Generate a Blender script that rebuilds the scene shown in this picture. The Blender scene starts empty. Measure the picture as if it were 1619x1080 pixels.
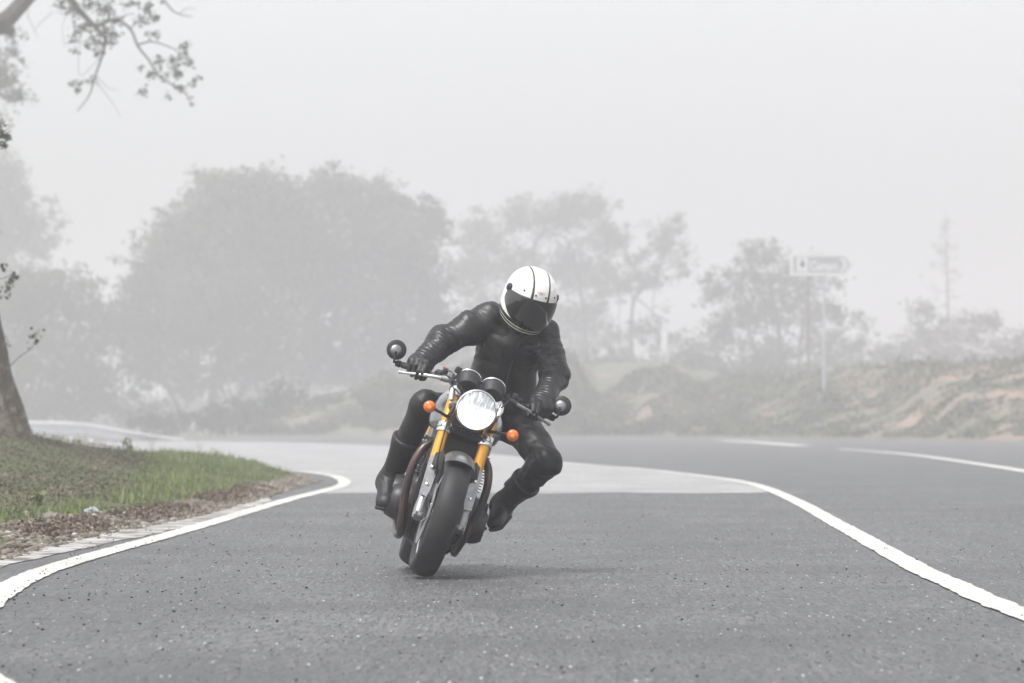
import bpy, bmesh, math, random
import numpy as np
from mathutils import Vector, Matrix, noise
S = bpy.context.scene
COL = S.collection
rng = np.random.default_rng(7)
random.seed(7)
R = math.radians

# ------------------------------------------------------------------ camera
F = 6500.0; CAMH = 0.763; CX = 809.5; HY = 667.0
cam = bpy.data.cameras.new('camera'); cam_o = bpy.data.objects.new('camera', cam); COL.objects.link(cam_o)
cam.sensor_width = 36; cam.lens = 36 * F / 1619.0
cam.clip_start = 0.5; cam.clip_end = 3000
cam_o.location = (0, 0, CAMH)
cam_o.rotation_euler = (R(90) + math.atan((HY - 540) / F), 0, 0)
cam.dof.use_dof = True; cam.dof.focus_distance = 20.1; cam.dof.aperture_fstop = 5.6
S.camera = cam_o

# ------------------------------------------------------------------ world, sun
W_ = bpy.data.worlds.new("World"); S.world = W_; W_.use_nodes = True
nt = W_.node_tree; nt.nodes.clear()
out = nt.nodes.new('ShaderNodeOutputWorld'); bg = nt.nodes.new('ShaderNodeBackground')
sky = nt.nodes.new('ShaderNodeTexSky'); sky.sky_type = 'NISHITA'; sky.sun_disc = False
SUN_EL, SUN_AZ = R(64), R(222)
sky.sun_elevation = SUN_EL; sky.sun_rotation = SUN_AZ
sky.air_density = 1.0; sky.dust_density = 4.0; sky.ozone_density = 1.0; sky.altitude = 300
hs = nt.nodes.new('ShaderNodeHueSaturation'); hs.inputs['Saturation'].default_value = 0.12
nt.links.new(sky.outputs[0], hs.inputs['Color'])
nt.links.new(hs.outputs[0], bg.inputs[0]); bg.inputs[1].default_value = 0.12
nt.links.new(bg.outputs[0], out.inputs[0])
sl = bpy.data.lights.new('sun', 'SUN'); sl.energy = 1.4; sl.angle = R(15); sl.color = (1, .985, .96)
so = bpy.data.objects.new('sun', sl); COL.objects.link(so)
# sun_rotation is measured clockwise from +Y seen from above
sd = Vector((math.sin(SUN_AZ) * math.cos(SUN_EL), math.cos(SUN_AZ) * math.cos(SUN_EL), math.sin(SUN_EL)))
so.rotation_euler = sd.to_track_quat('Z', 'Y').to_euler()
S.view_settings.view_transform = 'Standard'; S.view_settings.look = 'None'
S.view_settings.exposure = EXPO = 1.04; S.view_settings.gamma = 1
S.cycles.max_bounces = 8; S.cycles.volume_bounces = 1; S.cycles.diffuse_bounces = 3; S.cycles.glossy_bounces = 3
S.cycles.transparent_max_bounces = 8
S.cycles.use_denoising = True

# ------------------------------------------------------------------ helpers
def P(px, py, Y):                       # a point of the place read off the photo at distance Y
    return ((px - CX) * Y / F, Y, CAMH - (py - HY) * Y / F)
def G(px, py):                          # the same on the flat ground
    Y = F * CAMH / (py - HY); return ((px - CX) * Y / F, Y)

def tag(o, label=None, cat=None, group=None, kind=None):
    if label: o['label'] = label
    if cat: o['category'] = cat
    if group: o['group'] = group
    if kind: o['kind'] = kind
    return o
def empty(name, loc, label=None, cat=None, group=None, rot=None):
    o = bpy.data.objects.new(name, None); COL.objects.link(o); o.location = loc
    o.empty_display_size = .1
    if rot is not None: o.rotation_euler = rot
    return tag(o, label, cat, group)

class MB:
    """collects geometry, links it as one mesh object"""
    def __init__(s): s.v = []; s.f = []; s.n = 0; s.mi = []
    def add(s, v, f, mi=0):
        v = np.asarray(v, float).reshape(-1, 3)
        s.v.append(v); s.f += [tuple(int(i) + s.n for i in q) for q in f]; s.mi += [mi] * len(f); s.n += len(v); return s
    def box(s, c, size, M=None, bev=0.0, mi=0):
        hx, hy, hz = [a / 2 for a in size]; b = min(bev, hx * .9, hy * .9, hz * .9)
        if b <= 0:
            v = np.array([(x, y, z) for x in (-hx, hx) for y in (-hy, hy) for z in (-hz, hz)])
            f = [(0, 1, 3, 2), (4, 6, 7, 5), (0, 4, 5, 1), (2, 3, 7, 6), (0, 2, 6, 4), (1, 5, 7, 3)]
        else:
            v = []; idx = {}
            for sx in (-1, 1):
                for sy in (-1, 1):
                    for sz in (-1, 1):
                        for a in range(3):
                            p = [sx * hx, sy * hy, sz * hz]
                            for k in range(3):
                                if k != a: p[k] -= (sx, sy, sz)[k] * b
                            idx[(sx, sy, sz, a)] = len(v); v.append(p)
            f = []
            for a in range(3):
                o1, o2 = (a + 1) % 3, (a + 2) % 3
                for sg in (-1, 1):
                    q = []
                    for (u, w) in ((-1, -1), (1, -1), (1, 1), (-1, 1)):
                        k = [0, 0, 0]; k[a] = sg; k[o1] = u; k[o2] = w; q.append(idx[(*k, a)])
                    f.append(q if sg > 0 else q[::-1])
            for a in range(3):
                o1, o2 = (a + 1) % 3, (a + 2) % 3
                for u in (-1, 1):
                    for w in (-1, 1):
                        k0 = [0, 0, 0]; k0[a] = -1; k0[o1] = u; k0[o2] = w; k1 = list(k0); k1[a] = 1
                        q = [idx[(*k0, o1)], idx[(*k1, o1)], idx[(*k1, o2)], idx[(*k0, o2)]]
                        f.append(q if u * w < 0 else q[::-1])
            for sx in (-1, 1):
                for sy in (-1, 1):
                    for sz in (-1, 1):
                        q = [idx[(sx, sy, sz, 0)], idx[(sx, sy, sz, 1)], idx[(sx, sy, sz, 2)]]
                        f.append(q if sx * sy * sz > 0 else q[::-1])
            v = np.array(v)
        if M is not None: v = v @ np.array(M).T
        return s.add(v + np.array(c), f, mi)
    def tube(s, pts, r, n=12, cap=True, mi=0, flat=None, up=None):
        """r: number or list; flat: (a,b) scale of the two section axes"""
        pts = [Vector(p) for p in pts]; m = len(pts)
        rr = [r] * m if np.isscalar(r) else list(r)
        fa, fb = flat if flat else (1, 1)
        tan = []
        for i in range(m):
            t = (pts[min(i + 1, m - 1)] - pts[max(i - 1, 0)]);
            tan.append(t.normalized() if t.length > 1e-9 else Vector((0, 0, 1)))
        u = Vector(up) if up is not None else (Vector((0, 0, 1)) if abs(tan[0].z) < .9 else Vector((1, 0, 0)))
        V = []
        for i in range(m):
            t = tan[i]; u = (u - t * u.dot(t))
            if u.length < 1e-6: u = t.orthogonal()
            u.normalize(); w = t.cross(u)
            for k in range(n):
                a = 2 * math.pi * k / n
                V.append(pts[i] + u * (math.cos(a) * rr[i] * fa) + w * (math.sin(a) * rr[i] * fb))
        Fc = []
        for i in range(m - 1):
            for k in range(n):
                Fc.append((i * n + k, i * n + (k + 1) % n, (i + 1) * n + (k + 1) % n, (i + 1) * n + k))
        if cap: Fc.append(tuple(range(n))[::-1]); Fc.append(tuple((m - 1) * n + k for k in range(n)))
        return s.add([tuple(x) for x in V], Fc, mi)
    def lathe(s, prof, c=(0, 0, 0), axis=(0, 0, 1), n=32, mi=0, close=False, sx=1.0):
        """prof: list of (radius, height along axis)"""
        ax = Vector(axis).normalized(); u = ax.orthogonal().normalized()
        if abs(ax.x) < .9:
            u = (Vector((1, 0, 0)) - ax * ax.x).normalized()
        w = ax.cross(u); c = Vector(c); V = []
        for (r, h) in prof:
            for k in range(n):
                a = 2 * math.pi * k / n
                V.append(tuple(c + ax * h + u * (math.cos(a) * r * sx) + w * (math.sin(a) * r)))
        m = len(prof); Fc = []
        for i in range(m if close else m - 1):
            j = (i + 1) % m
            for k in range(n):
                Fc.append((i * n + k, i * n + (k + 1) % n, j * n + (k + 1) % n, j * n + k))
        if not close:
            if prof[0][0] > 1e-5: Fc.append(tuple(range(n))[::-1])
            if prof[-1][0] > 1e-5: Fc.append(tuple((m - 1) * n + k for k in range(n)))
        return s.add(V, Fc, mi)
    def build(s, name, mat, parent=None, smooth=True, M=None, origin=(0, 0, 0), ang=35):
        v = np.concatenate(s.v) if s.v else np.zeros((0, 3))
        if M is not None:
            Mn = np.array(M); v = v @ Mn[:3, :3].T + Mn[:3, 3]
        v = v - np.array(origin)
        me = bpy.data.meshes.new(name)
        me.from_pydata([tuple(x) for x in v], [], s.f)
        mats = mat if isinstance(mat, (list, tuple)) else [mat]
        for m_ in mats: me.materials.append(m_)
        if len(mats) > 1: me.polygons.foreach_set('material_index', s.mi)
        if smooth:
            me.polygons.foreach_set('use_smooth', [True] * len(me.polygons))
            me.set_sharp_from_angle(angle=R(ang))
        me.update()
        o = bpy.data.objects.new(name, me); COL.objects.link(o)
        if parent is not None: o.parent = parent
        elif any(abs(a) > 0 for a in origin): o.location = origin
        return o

def fast_mesh(name, v, faces_flat, nper, mat, parent=None, origin=(0, 0, 0), smooth=False, cols=None):
    """numpy mesh of equal-sided faces"""
    v = np.asarray(v, np.float32) - np.array(origin, np.float32)
    nf = len(faces_flat) // nper
    me = bpy.data.meshes.new(name)
    me.vertices.add(len(v)); me.vertices.foreach_set('co', v.ravel())
    me.loops.add(nf * nper); me.loops.foreach_set('vertex_index', np.asarray(faces_flat, np.int32))
    me.polygons.add(nf); me.polygons.foreach_set('loop_start', np.arange(0, nf * nper, nper, dtype=np.int32))
    try: me.polygons.foreach_set('loop_total', np.full(nf, nper, np.int32))
    except Exception: pass
    if smooth: me.polygons.foreach_set('use_smooth', [True] * nf)
    me.materials.append(mat)
    if cols is not None:
        a = me.attributes.new('tint', 'FLOAT', 'POINT'); a.data.foreach_set('value', np.asarray(cols, np.float32))
    me.update(calc_edges=True); me.validate()
    o = bpy.data.objects.new(name, me); COL.objects.link(o)
    if parent is not None: o.parent = parent
    elif any(abs(a) > 0 for a in origin): o.location = origin
    return o

# ---- material helpers
def mat(name, col, rough=.6, metal=0.0, spec=.5, coat=0.0, bump=None, var=None, coat_rough=.1):
    """bump=(scale, strength, distance); var=(scale, colour2, lo, hi[, detail])"""
    m = bpy.data.materials.new(name); m.use_nodes = True; t = m.node_tree; b = t.nodes['Principled BSDF']
    b.inputs['Base Color'].default_value = (*col, 1); b.inputs['Roughness'].default_value = rough
    b.inputs['Metallic'].default_value = metal; b.inputs['Specular IOR Level'].default_value = spec
    b.inputs['Coat Weight'].default_value = coat; b.inputs['Coat Roughness'].default_value = coat_rough
    tc = t.nodes.new('ShaderNodeTexCoord')
    if var:
        n = t.nodes.new('ShaderNodeTexNoise'); n.inputs['Scale'].default_value = var[0]
        n.inputs['Detail'].default_value = var[4] if len(var) > 4 else 5; n.inputs['Roughness'].default_value = .6
        t.links.new(tc.outputs['Object'], n.inputs['Vector'])
        r = t.nodes.new('ShaderNodeMapRange'); r.inputs[1].default_value = var[2]; r.inputs[2].default_value = var[3]
        t.links.new(n.outputs['Fac'], r.inputs[0])
        mx = t.nodes.new('ShaderNodeMix'); mx.data_type = 'RGBA'
        mx.inputs['A'].default_value = (*col, 1); mx.inputs['B'].default_value = (*var[1], 1)
        t.links.new(r.outputs[0], mx.inputs['Factor']); t.links.new(mx.outputs['Result'], b.inputs['Base Color'])
    if bump:
        n = t.nodes.new('ShaderNodeTexNoise'); n.inputs['Scale'].default_value = bump[0]; n.inputs['Detail'].default_value = 6
        t.links.new(tc.outputs['Object'], n.inputs['Vector'])
        bp = t.nodes.new('ShaderNodeBump'); bp.inputs['Strength'].default_value = bump[1]; bp.inputs['Distance'].default_value = bump[2]
        t.links.new(n.outputs['Fac'], bp.inputs['Height']); t.links.new(bp.outputs[0], b.inputs['Normal'])
    return m
def tintmat(name, c1, c2, rough=.8, c3=None, spec=.3):
    """colour from the point attribute 'tint' (0..1)"""
    m = bpy.data.materials.new(name); m.use_nodes = True; t = m.node_tree; b = t.nodes['Principled BSDF']
    a = t.nodes.new('ShaderNodeAttribute'); a.attribute_name = 'tint'
    r = t.nodes.new('ShaderNodeValToRGB'); e = r.color_ramp.elements
    e[0].color = (*c1, 1); e[1].color = (*c2, 1)
    if c3: x = e.new(.93); x.color = (*c2, 1); e[-1].color = (*c3, 1)
    t.links.new(a.outputs['Fac'], r.inputs[0]); t.links.new(r.outputs[0], b.inputs['Base Color'])
    b.inputs['Roughness'].default_value = rough; b.inputs['Specular IOR Level'].default_value = spec
    return m

# ------------------------------------------------------------------ haze
hz = MB().box((0, 400, 14.5), (1500, 1100, 31.2))
M_haze = bpy.data.materials.new('haze'); M_haze.use_nodes = True
t = M_haze.node_tree; t.nodes.clear()
o_ = t.nodes.new('ShaderNodeOutputMaterial'); pv = t.nodes.new('ShaderNodeVolumePrincipled')
pv.inputs['Color'].default_value = (.975, .968, 1.0, 1); pv.inputs['Density'].default_value = HAZE = 0.0030
pv.inputs['Anisotropy'].default_value = 0.2
t.links.new(pv.outputs[0], o_.inputs['Volume'])
M_haze.cycles.homogeneous_volume = True
haze = hz.build('haze', M_haze, smooth=False); tag(haze, 'pale even fog filling the valley air', 'fog', kind='stuff')

# ------------------------------------------------------------------ ground, road
def road_material(name, base, dark, light, speck=1.0, rough=.5):
    m = bpy.data.materials.new(name); m.use_nodes = True; t = m.node_tree; b = t.nodes['Principled BSDF']
    tc = t.nodes.new('ShaderNodeTexCoord'); L = t.links.new
    def nz(scale, det=4, rg=.6, ty='N'):
        n = t.nodes.new('ShaderNodeTexNoise'); n.inputs['Scale'].default_value = scale
        n.inputs['Detail'].default_value = det; n.inputs['Roughness'].default_value = rg
        L(tc.outputs['Object'], n.inputs['Vector']); return n
    def mr(src, a, bb, c=0., d=1.):
        r = t.nodes.new('ShaderNodeMapRange'); r.inputs[1].default_value = a; r.inputs[2].default_value = bb
        r.inputs[3].default_value = c; r.inputs[4].default_value = d; L(src, r.inputs[0]); return r.outputs[0]
    def mix(fac, A, B):
        x = t.nodes.new('ShaderNodeMix'); x.data_type = 'RGBA'
        if isinstance(fac, float): x.inputs['Factor'].default_value = fac
        else: L(fac, x.inputs['Factor'])
        for k, q in (('A', A), ('B', B)):
            if isinstance(q, tuple): x.inputs[k].default_value = (*q, 1)
            else: L(q, x.inputs[k])
        return x.outputs['Result']
    mp = t.nodes.new('ShaderNodeMapping'); mp.inputs['Scale'].default_value = (1, .085, 1); L(tc.outputs['Object'], mp.inputs['Vector'])
    grit = nz(62, 3, .75); mid = nz(16, 5); big = nz(.55, 4)
    L(mp.outputs[0], grit.inputs['Vector']); L(mp.outputs[0], mid.inputs['Vector'])
    c = mix(mr(big.outputs['Fac'], .36, .64), tuple(a * 1.16 for a in base), tuple(a * .66 for a in base))
    mp2 = t.nodes.new('ShaderNodeMapping'); mp2.inputs['Scale'].default_value = (1.6, .10, 1); L(tc.outputs['Object'], mp2.inputs['Vector']); tr_ = nz(1.0, 4); L(mp2.outputs[0], tr_.inputs['Vector'])
    c = mix(mr(tr_.outputs['Fac'], .48, .62, 0, .5), c, tuple(a * .72 for a in base))
    c = mix(mr(mid.outputs['Fac'], .42, .72, 0, .45), c, dark)
    c = mix(mr(grit.outputs['Fac'], .38, .58, 0, 1.0), dark, c)
    vo = t.nodes.new('ShaderNodeTexVoronoi'); vo.inputs['Scale'].default_value = 55; L(mp.outputs[0], vo.inputs['Vector'])
    sep = t.nodes.new('ShaderNodeSeparateColor'); L(vo.outputs['Color'], sep.inputs[0])
    m1 = t.nodes.new('ShaderNodeMath'); m1.operation = 'MULTIPLY'
    L(mr(vo.outputs['Distance'], .30, .16), m1.inputs[0]); L(mr(sep.outputs[0], .955, .975), m1.inputs[1])
    m2 = t.nodes.new('ShaderNodeMath'); m2.operation = 'MULTIPLY'; L(m1.outputs[0], m2.inputs[0]); m2.inputs[1].default_value = speck
    c = mix(m2.outputs[0], c, light)
    vo2 = t.nodes.new('ShaderNodeTexVoronoi'); vo2.inputs['Scale'].default_value = 48; L(mp.outputs[0], vo2.inputs['Vector'])
    sp2 = t.nodes.new('ShaderNodeSeparateColor'); L(vo2.outputs['Color'], sp2.inputs[0])
    m3 = t.nodes.new('ShaderNodeMath'); m3.operation = 'MULTIPLY'
    L(mr(vo2.outputs['Distance'], .34, .2), m3.inputs[0]); L(mr(sp2.outputs[1], .93, .95), m3.inputs[1])
    m4 = t.nodes.new('ShaderNodeMath'); m4.operation = 'MULTIPLY'; L(m3.outputs[0], m4.inputs[0]); m4.inputs[1].default_value = speck
    c = mix(m4.outputs[0], c, (.02, .02, .02))
    L(c, b.inputs['Base Color']); b.inputs['Roughness'].default_value = rough
    b.inputs['Specular IOR Level'].default_value = .35
    bp = t.nodes.new('ShaderNodeBump'); bp.inputs['Strength'].default_value = .6; bp.inputs['Distance'].default_value = .008
    L(grit.outputs['Fac'], bp.inputs['Height']); L(bp.outputs[0], b.inputs['Normal'])
    return m
M_asph = road_material('asphalt', (.145, .144, .146), (.052, .055, .058), (.55, .55, .53))
M_refl = road_material('road with painted reflection', (.40, .40, .398), (.26, .26, .26), (.6, .6, .6), speck=.3, rough=.6)  # pale base colour stands in for the road's grazing reflection
def paint_mat():
    m = road_material('road paint', (.68, .67, .615), (.56, .55, .505), (.8, .8, .78), speck=0, rough=.6)
    t = m.node_tree; b = t.nodes['Principled BSDF']; L = t.links.new
    src = b.inputs['Base Color'].links[0].from_socket
    tc = [n for n in t.nodes if n.type == 'TEX_COORD'][0]
    n = t.nodes.new('ShaderNodeTexNoise'); n.inputs['Scale'].default_value = 26; n.inputs['Detail'].default_value = 8; n.inputs['Roughness'].default_value = .75
    L(tc.outputs['Object'], n.inputs['Vector'])
    n2 = t.nodes.new('ShaderNodeTexNoise'); n2.inputs['Scale'].default_value = 1.1; n2.inputs['Detail'].default_value = 3
    L(tc.outputs['Object'], n2.inputs['Vector'])
    a = t.nodes.new('ShaderNodeMath'); a.operation = 'MULTIPLY_ADD'; a.inputs[1].default_value = .45; L(n2.outputs['Fac'], a.inputs[0]); L(n.outputs['Fac'], a.inputs[2])
    r = t.nodes.new('ShaderNodeMapRange'); r.inputs[1].default_value = .83; r.inputs[2].default_value = .90; L(a.outputs[0], r.inputs[0])
    x = t.nodes.new('ShaderNodeMix'); x.data_type = 'RGBA'; L(r.outputs[0], x.inputs['Factor']); L(src, x.inputs['A']); x.inputs['B'].default_value = (.13, .13, .13, 1)
    L(x.outputs['Result'], b.inputs['Base Color']); return m
M_paint = paint_mat()
M_terr = mat('dry grassy soil', (.16, .15, .10), .95, var=(.35, (.10, .13, .06), .4, .6), bump=(6, .6, .05))

def sheet(name, pts, z, m, kind='structure'):
    me = bpy.data.meshes.new(name); bm = bmesh.new()
    vs = [bm.verts.new((x, y, z)) for x, y in pts]; f = bm.faces.new(vs)
    if f.normal.z < 0: f.normal_flip()
    bmesh.ops.triangulate(bm, faces=[f]); bm.to_mesh(me); bm.free()
    me.materials.append(m); o = bpy.data.objects.new(name, me); COL.objects.link(o); o['kind'] = kind; return o
ground = sheet('ground', [(-700, -100), (700, -100), (700, 900), (-700, 900)], 0, M_terr)

def spline(pts, n=10):
    pts = [np.array(p, float) for p in pts]; q = [2 * pts[0] - pts[1]] + pts + [2 * pts[-1] - pts[-2]]; o = []
    for i in range(1, len(q) - 2):
        p0, p1, p2, p3 = q[i - 1:i + 3]
        for k in range(n):
            t = k / n
            o.append(.5 * ((2 * p1) + (-p0 + p2) * t + (2 * p0 - 5 * p1 + 4 * p2 - p3) * t * t + (-p0 + 3 * p1 - 3 * p2 + p3) * t ** 3))
    o.append(pts[-1]); return np.array(o)
def ribbon(name, pts, w, z, m, label=None):
    c = spline(pts, 40); d = np.gradient(c, axis=0); d /= np.linalg.norm(d, axis=1)[:, None] + 1e-9
    nrm = np.stack([-d[:, 1], d[:, 0]], 1); k = len(c)
    wob = np.array([noise.noise(Vector((p[0] * 3, p[1] * 3, 0))) for p in c])[:, None] * .012 + np.array([noise.noise(Vector((p[0] * 25, p[1] * 11, 4))) for p in c])[:, None] * .010
    ww = (np.asarray(w) if not np.isscalar(w) else np.full(k, w))[:, None] / 2
    a = c + nrm * (ww + wob); b_ = c - nrm * (ww - wob)
    v = np.zeros((2 * k, 3)); v[0::2, :2] = a; v[1::2, :2] = b_; v[:, 2] = z
    fs = [(2 * i + 1, 2 * i + 3, 2 * i + 2, 2 * i) for i in range(k - 1)]
    mb = MB(); mb.add(v, fs); o = mb.build(name, m, smooth=False); o['kind'] = 'structure'
    return o

inner = [(.15, 3.5), (-.55, 8), G(-26, 1080), G(-47, 1030), G(-45, 985), G(-4, 944), G(60, 909), G(150, 880), G(300, 838), G(450, 793), G(520, 775), G(543, 767), G(541, 759), G(520, 752), G(470, 746), G(370, 742), G(260, 728), G(175, 722), (-14, 103), (-22, 112), (-45, 122)]
centre = [(2.4, 4), (2.1, 9), G(1619, 974), G(1505, 925), G(1440, 895), G(1326, 831), G(1253, 791), G(1196, 768), G(1139, 757), G(1065, 748), G(1000, 741), G(900, 733), G(800, 722), G(700, 711.5), G(620, 705.5), G(430, 699.5), (-13.5, 160), (-20, 146), (-45, 138)]
far_edge = [(6.0, 30), (7.0, 45), G(1619, 745), G(1520, 730), G(1430, 718), G(1325, 710)]
far_edge2 = [G(1270, 705), G(1200, 700), G(1140, 696.5)]
asph = [(9.5, 2), (10, 30), (12, 60), (20, 110), (24, 142), (18, 158.5), (10, 192.5), (4, 208.3), (0, 209), (-13, 206), (-16.5, 190), (-17, 150), (-30, 141), (-60, 138), (-60, 117), (-22, 110), (-14, 101), (-8.8, 88), (-4.5, 65.2), (-3.4, 60), (-2.9, 53), (-3.0, 30), (-3.2, 22), (-3.1, 15), (-2.8, 9), (-2.1, 2)]
road = sheet('road', asph, .004, M_asph)
# inner lane stretch with its wet grazing reflection painted on as a pale sheet
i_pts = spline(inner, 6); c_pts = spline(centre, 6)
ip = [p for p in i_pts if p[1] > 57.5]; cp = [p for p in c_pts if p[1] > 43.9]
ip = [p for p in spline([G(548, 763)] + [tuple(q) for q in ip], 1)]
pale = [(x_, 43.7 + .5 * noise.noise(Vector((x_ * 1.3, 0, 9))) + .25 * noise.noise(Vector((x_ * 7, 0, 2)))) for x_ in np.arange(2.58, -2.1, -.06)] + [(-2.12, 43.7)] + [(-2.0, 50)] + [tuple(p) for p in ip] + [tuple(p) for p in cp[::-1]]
road2 = sheet('pale_road_reflection', pale, .0072, M_refl)
ribbon('inner_edge_line', inner, .155, .0105, M_paint)
ribbon('centre_line', centre, .15, .0108, M_paint)
ribbon('outer_edge_line', far_edge, .26, .007, M_paint)
ribbon('outer_edge_line', far_edge2, .80, .007, M_paint)

# ------------------------------------------------------------------ verge inside the bend
edge_pts = [(-1.9, 3), (-2.6, 10), (-2.95, 17), G(0, 884), G(130, 850), G(220, 833), G(300, 817), G(380, 796), G(430, 781), G(475, 768), (-2.5, 53), (-3.2, 60), (-4.6, 65.0), (-8.8, 87), (-13.5, 99), (-22, 108.5), (-60, 116), (-60, 3)]
edge_poly = np.array(edge_pts)
def dist_in(x, y, poly=edge_poly):
    """signed distance to the verge boundary, positive inside"""
    x = np.asarray(x, float); y = np.asarray(y, float); d = np.full(x.shape, 1e9); ins = np.zeros(x.shape, bool); n = len(poly)
    for i in range(n):
        a = poly[i]; b = poly[(i + 1) % n]; e = b - a
        t_ = np.clip(((x - a[0]) * e[0] + (y - a[1]) * e[1]) / (e @ e), 0, 1)
        d = np.minimum(d, np.hypot(x - a[0] - t_ * e[0], y - a[1] - t_ * e[1]))
        c = ((a[1] > y) != (b[1] > y)) & (x < (b[0] - a[0]) * (y - a[1]) / (b[1] - a[1] + 1e-12) + a[0]); ins ^= c
    return np.where(ins, d, -d)
def vnoise(x, y, s, seed=0.0):
    return np.array([noise.noise(Vector((a * s, b * s, seed))) for a, b in zip(np.ravel(x), np.ravel(y))]).reshape(np.shape(x))
def verge_h(x, y):
    d = np.maximum(dist_in(x, y), 0)
    h = .10 * (1 - np.exp(-d / .5)) + .035 * np.minimum(d, 4)
    h += .52 * np.exp(-((x + 6.6) / 1.85) ** 2 - ((y - 45) / 9) ** 2) * np.clip(d / 1.5, 0, 1)
    h += .10 * np.exp(-((x + 4.7) / 1.6) ** 2 - ((y - 60) / 8) ** 2) * np.clip(d / 1., 0, 1)
    return h
gx = np.concatenate([np.linspace(-60, -16, 24), np.arange(-15.5, -7, .5), np.arange(-7, -1.4, .14)])
gy = np.concatenate([np.arange(3, 16, .5), np.arange(16, 66, .3), np.arange(66, 118, 1.0)])
XX, YY = np.meshgrid(gx, gy); D = dist_in(XX, YY)
ZZ = verge_h(XX, YY) + np.clip(D, 0, .6) / .6 * (.035 * vnoise(XX, YY, 2.1) + .05 * vnoise(XX, YY, .6, 3))
ZZ = np.where(D < 0, -.02, ZZ + .006)
nx, ny = len(gx), len(gy)
vv = np.stack([XX.ravel(), YY.ravel(), ZZ.ravel()], 1)
ii = np.arange(nx * ny).reshape(ny, nx)
q = np.stack([ii[:-1, :-1], ii[:-1, 1:], ii[1:, 1:], ii[1:, :-1]], -1).reshape(-1, 4)
keep = (D.ravel()[q] > -.25).any(1); q = q[keep]
M_soil = mat('mossy soil', (.085, .075, .045), .95, var=(1.6, (.07, .10, .03), .42, .6), bump=(30, .8, .02))
verge = fast_mesh('grass_verge', vv, q.ravel(), 4, M_soil, smooth=True); verge['kind'] = 'structure'
# broken concrete gutter between paint and gravel
go_ = spline([(-2.72, 19), G(0, 899), G(130, 869), G(220, 851), G(300, 833), G(380, 809), G(430, 793)], 12)
gi_ = spline([(-2.98, 19), G(0, 883), G(130, 849), G(220, 832), G(300, 816), G(380, 795), G(425, 784)], 12)
jit = lambda A, s_, k: [(p[0] + s_ * noise.noise(Vector((p[1] * k, p[0], 3))), p[1]) for p in A]
M_gut = mat('cracked gutter concrete', (.43, .42, .40), .85, var=(3.2, (.14, .13, .12), .46, .56, 9), bump=(40, .5, .01))
sheet('gutter', jit(go_, .05, 1.7) + jit(gi_, .12, 1.1)[::-1], .0085, M_gut)
# gravel and litter strip
def scatter_stones(name, n, fx, size, m, seed, label, flatten=.6, parent=None, z0=None):
    r = np.random.default_rng(seed); xs, ys = fx(r, n); n = len(xs)
    ico = np.array([(0, 0, 1), (.89, 0, .45), (.28, .85, .45), (-.72, .53, .45), (-.72, -.53, .45), (.28, -.85, .45), (.72, .53, -.45), (-.28, .85, -.45), (-.89, 0, -.45), (-.28, -.85, -.45), (.72, -.53, -.45), (0, 0, -1)])
    fc = np.array([(0, 1, 2), (0, 2, 3), (0, 3, 4), (0, 4, 5), (0, 5, 1), (1, 6, 2), (2, 7, 3), (3, 8, 4), (4, 9, 5), (5, 10, 1), (6, 7, 2), (7, 8, 3), (8, 9, 4), (9, 10, 5), (10, 6, 1), (11, 7, 6), (11, 8, 7), (11, 9, 8), (11, 10, 9), (11, 6, 10)])
    sz = size[0] + (size[1] - size[0]) * r.random(n) ** 2.5
    V = ico[None] * (1 + .35 * (r.random((n, 12, 1)) - .5)) * sz[:, None, None] * np.stack([.7 + .6 * r.random(n), .7 + .6 * r.random(n), flatten * (.7 + .6 * r.random(n))], 1)[:, None, :]
    a = r.random(n) * 6.28; c, s_ = np.cos(a), np.sin(a); x = V[..., 0] * c[:, None] - V[..., 1] * s_[:, None]; y = V[..., 0] * s_[:, None] + V[..., 1] * c[:, None]
    zb = np.zeros(n) if z0 is None else z0(xs, ys)
    V = np.stack([x + xs[:, None], y + ys[:, None], V[..., 2] + (zb + sz * flatten * .5)[:, None]], -1)
    Fq = (fc[None] + 12 * np.arange(n)[:, None, None]).ravel()
    o = fast_mesh(name, V.reshape(-1, 3), Fq, 3, m, cols=np.repeat(r.random(n), 12)); tag(o, label[0], label[1], kind='stuff'); return o
M_grav = tintmat('gravel', (.10, .085, .07), (.26, .22, .18), .9, (.50, .47, .43))
M_peb = tintmat('road grit', (.018, .018, .018), (.07, .068, .065), .8, (.45, .44, .42))
def fgrav(r, n):
    y = 17 + 36 * r.random(n) ** 1.5; b = np.interp(y, [p[1] for p in edge_pts[1:12]], [p[0] for p in edge_pts[1:12]])
    w = np.interp(y, [17, 26, 33, 40, 53], [.62, .55, .36, .30, .34]); x = b + .10 - w * r.random(n) ** .8 * 1.2
    return x, y
zf = lambda x, y: np.maximum(verge_h(x, y), 0) + .006
scatter_stones('gravel', 12000, fgrav, (.006, .030), M_grav, 3, ('coarse brown gravel between the gutter and the grass', 'gravel'), z0=zf)
def fgrit(r, n):
    y = 11.5 + 26 * r.random(n) ** 1.4; x = -2.2 + 5.4 * r.random(n) ** 2.2; x = x * (y / 18) ** .5; return x, y
scatter_stones('loose_grit', 1500, fgrit, (.002, .0075), M_peb, 4, ('loose dark grit lying on the asphalt near the inner line', 'grit'), z0=lambda x, y: np.full(len(x), .012))

def fchip(r, n):
    y = 10.5 + 36 * r.random(n) ** 1.5; x = (-2.1 + 6.5 * r.random(n)) ; return x, y
M_chip = tintmat('pale stone chips', (.05, .05, .05), (.32, .32, .315), .8, (.7, .7, .68))
scatter_stones('stone_chips', 60000, fchip, (.0022, .0052), M_chip, 5, ('pale stone chips bedded in the asphalt', 'stone chips'), .5, z0=lambda x, y: np.full(len(x), .0035))
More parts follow.
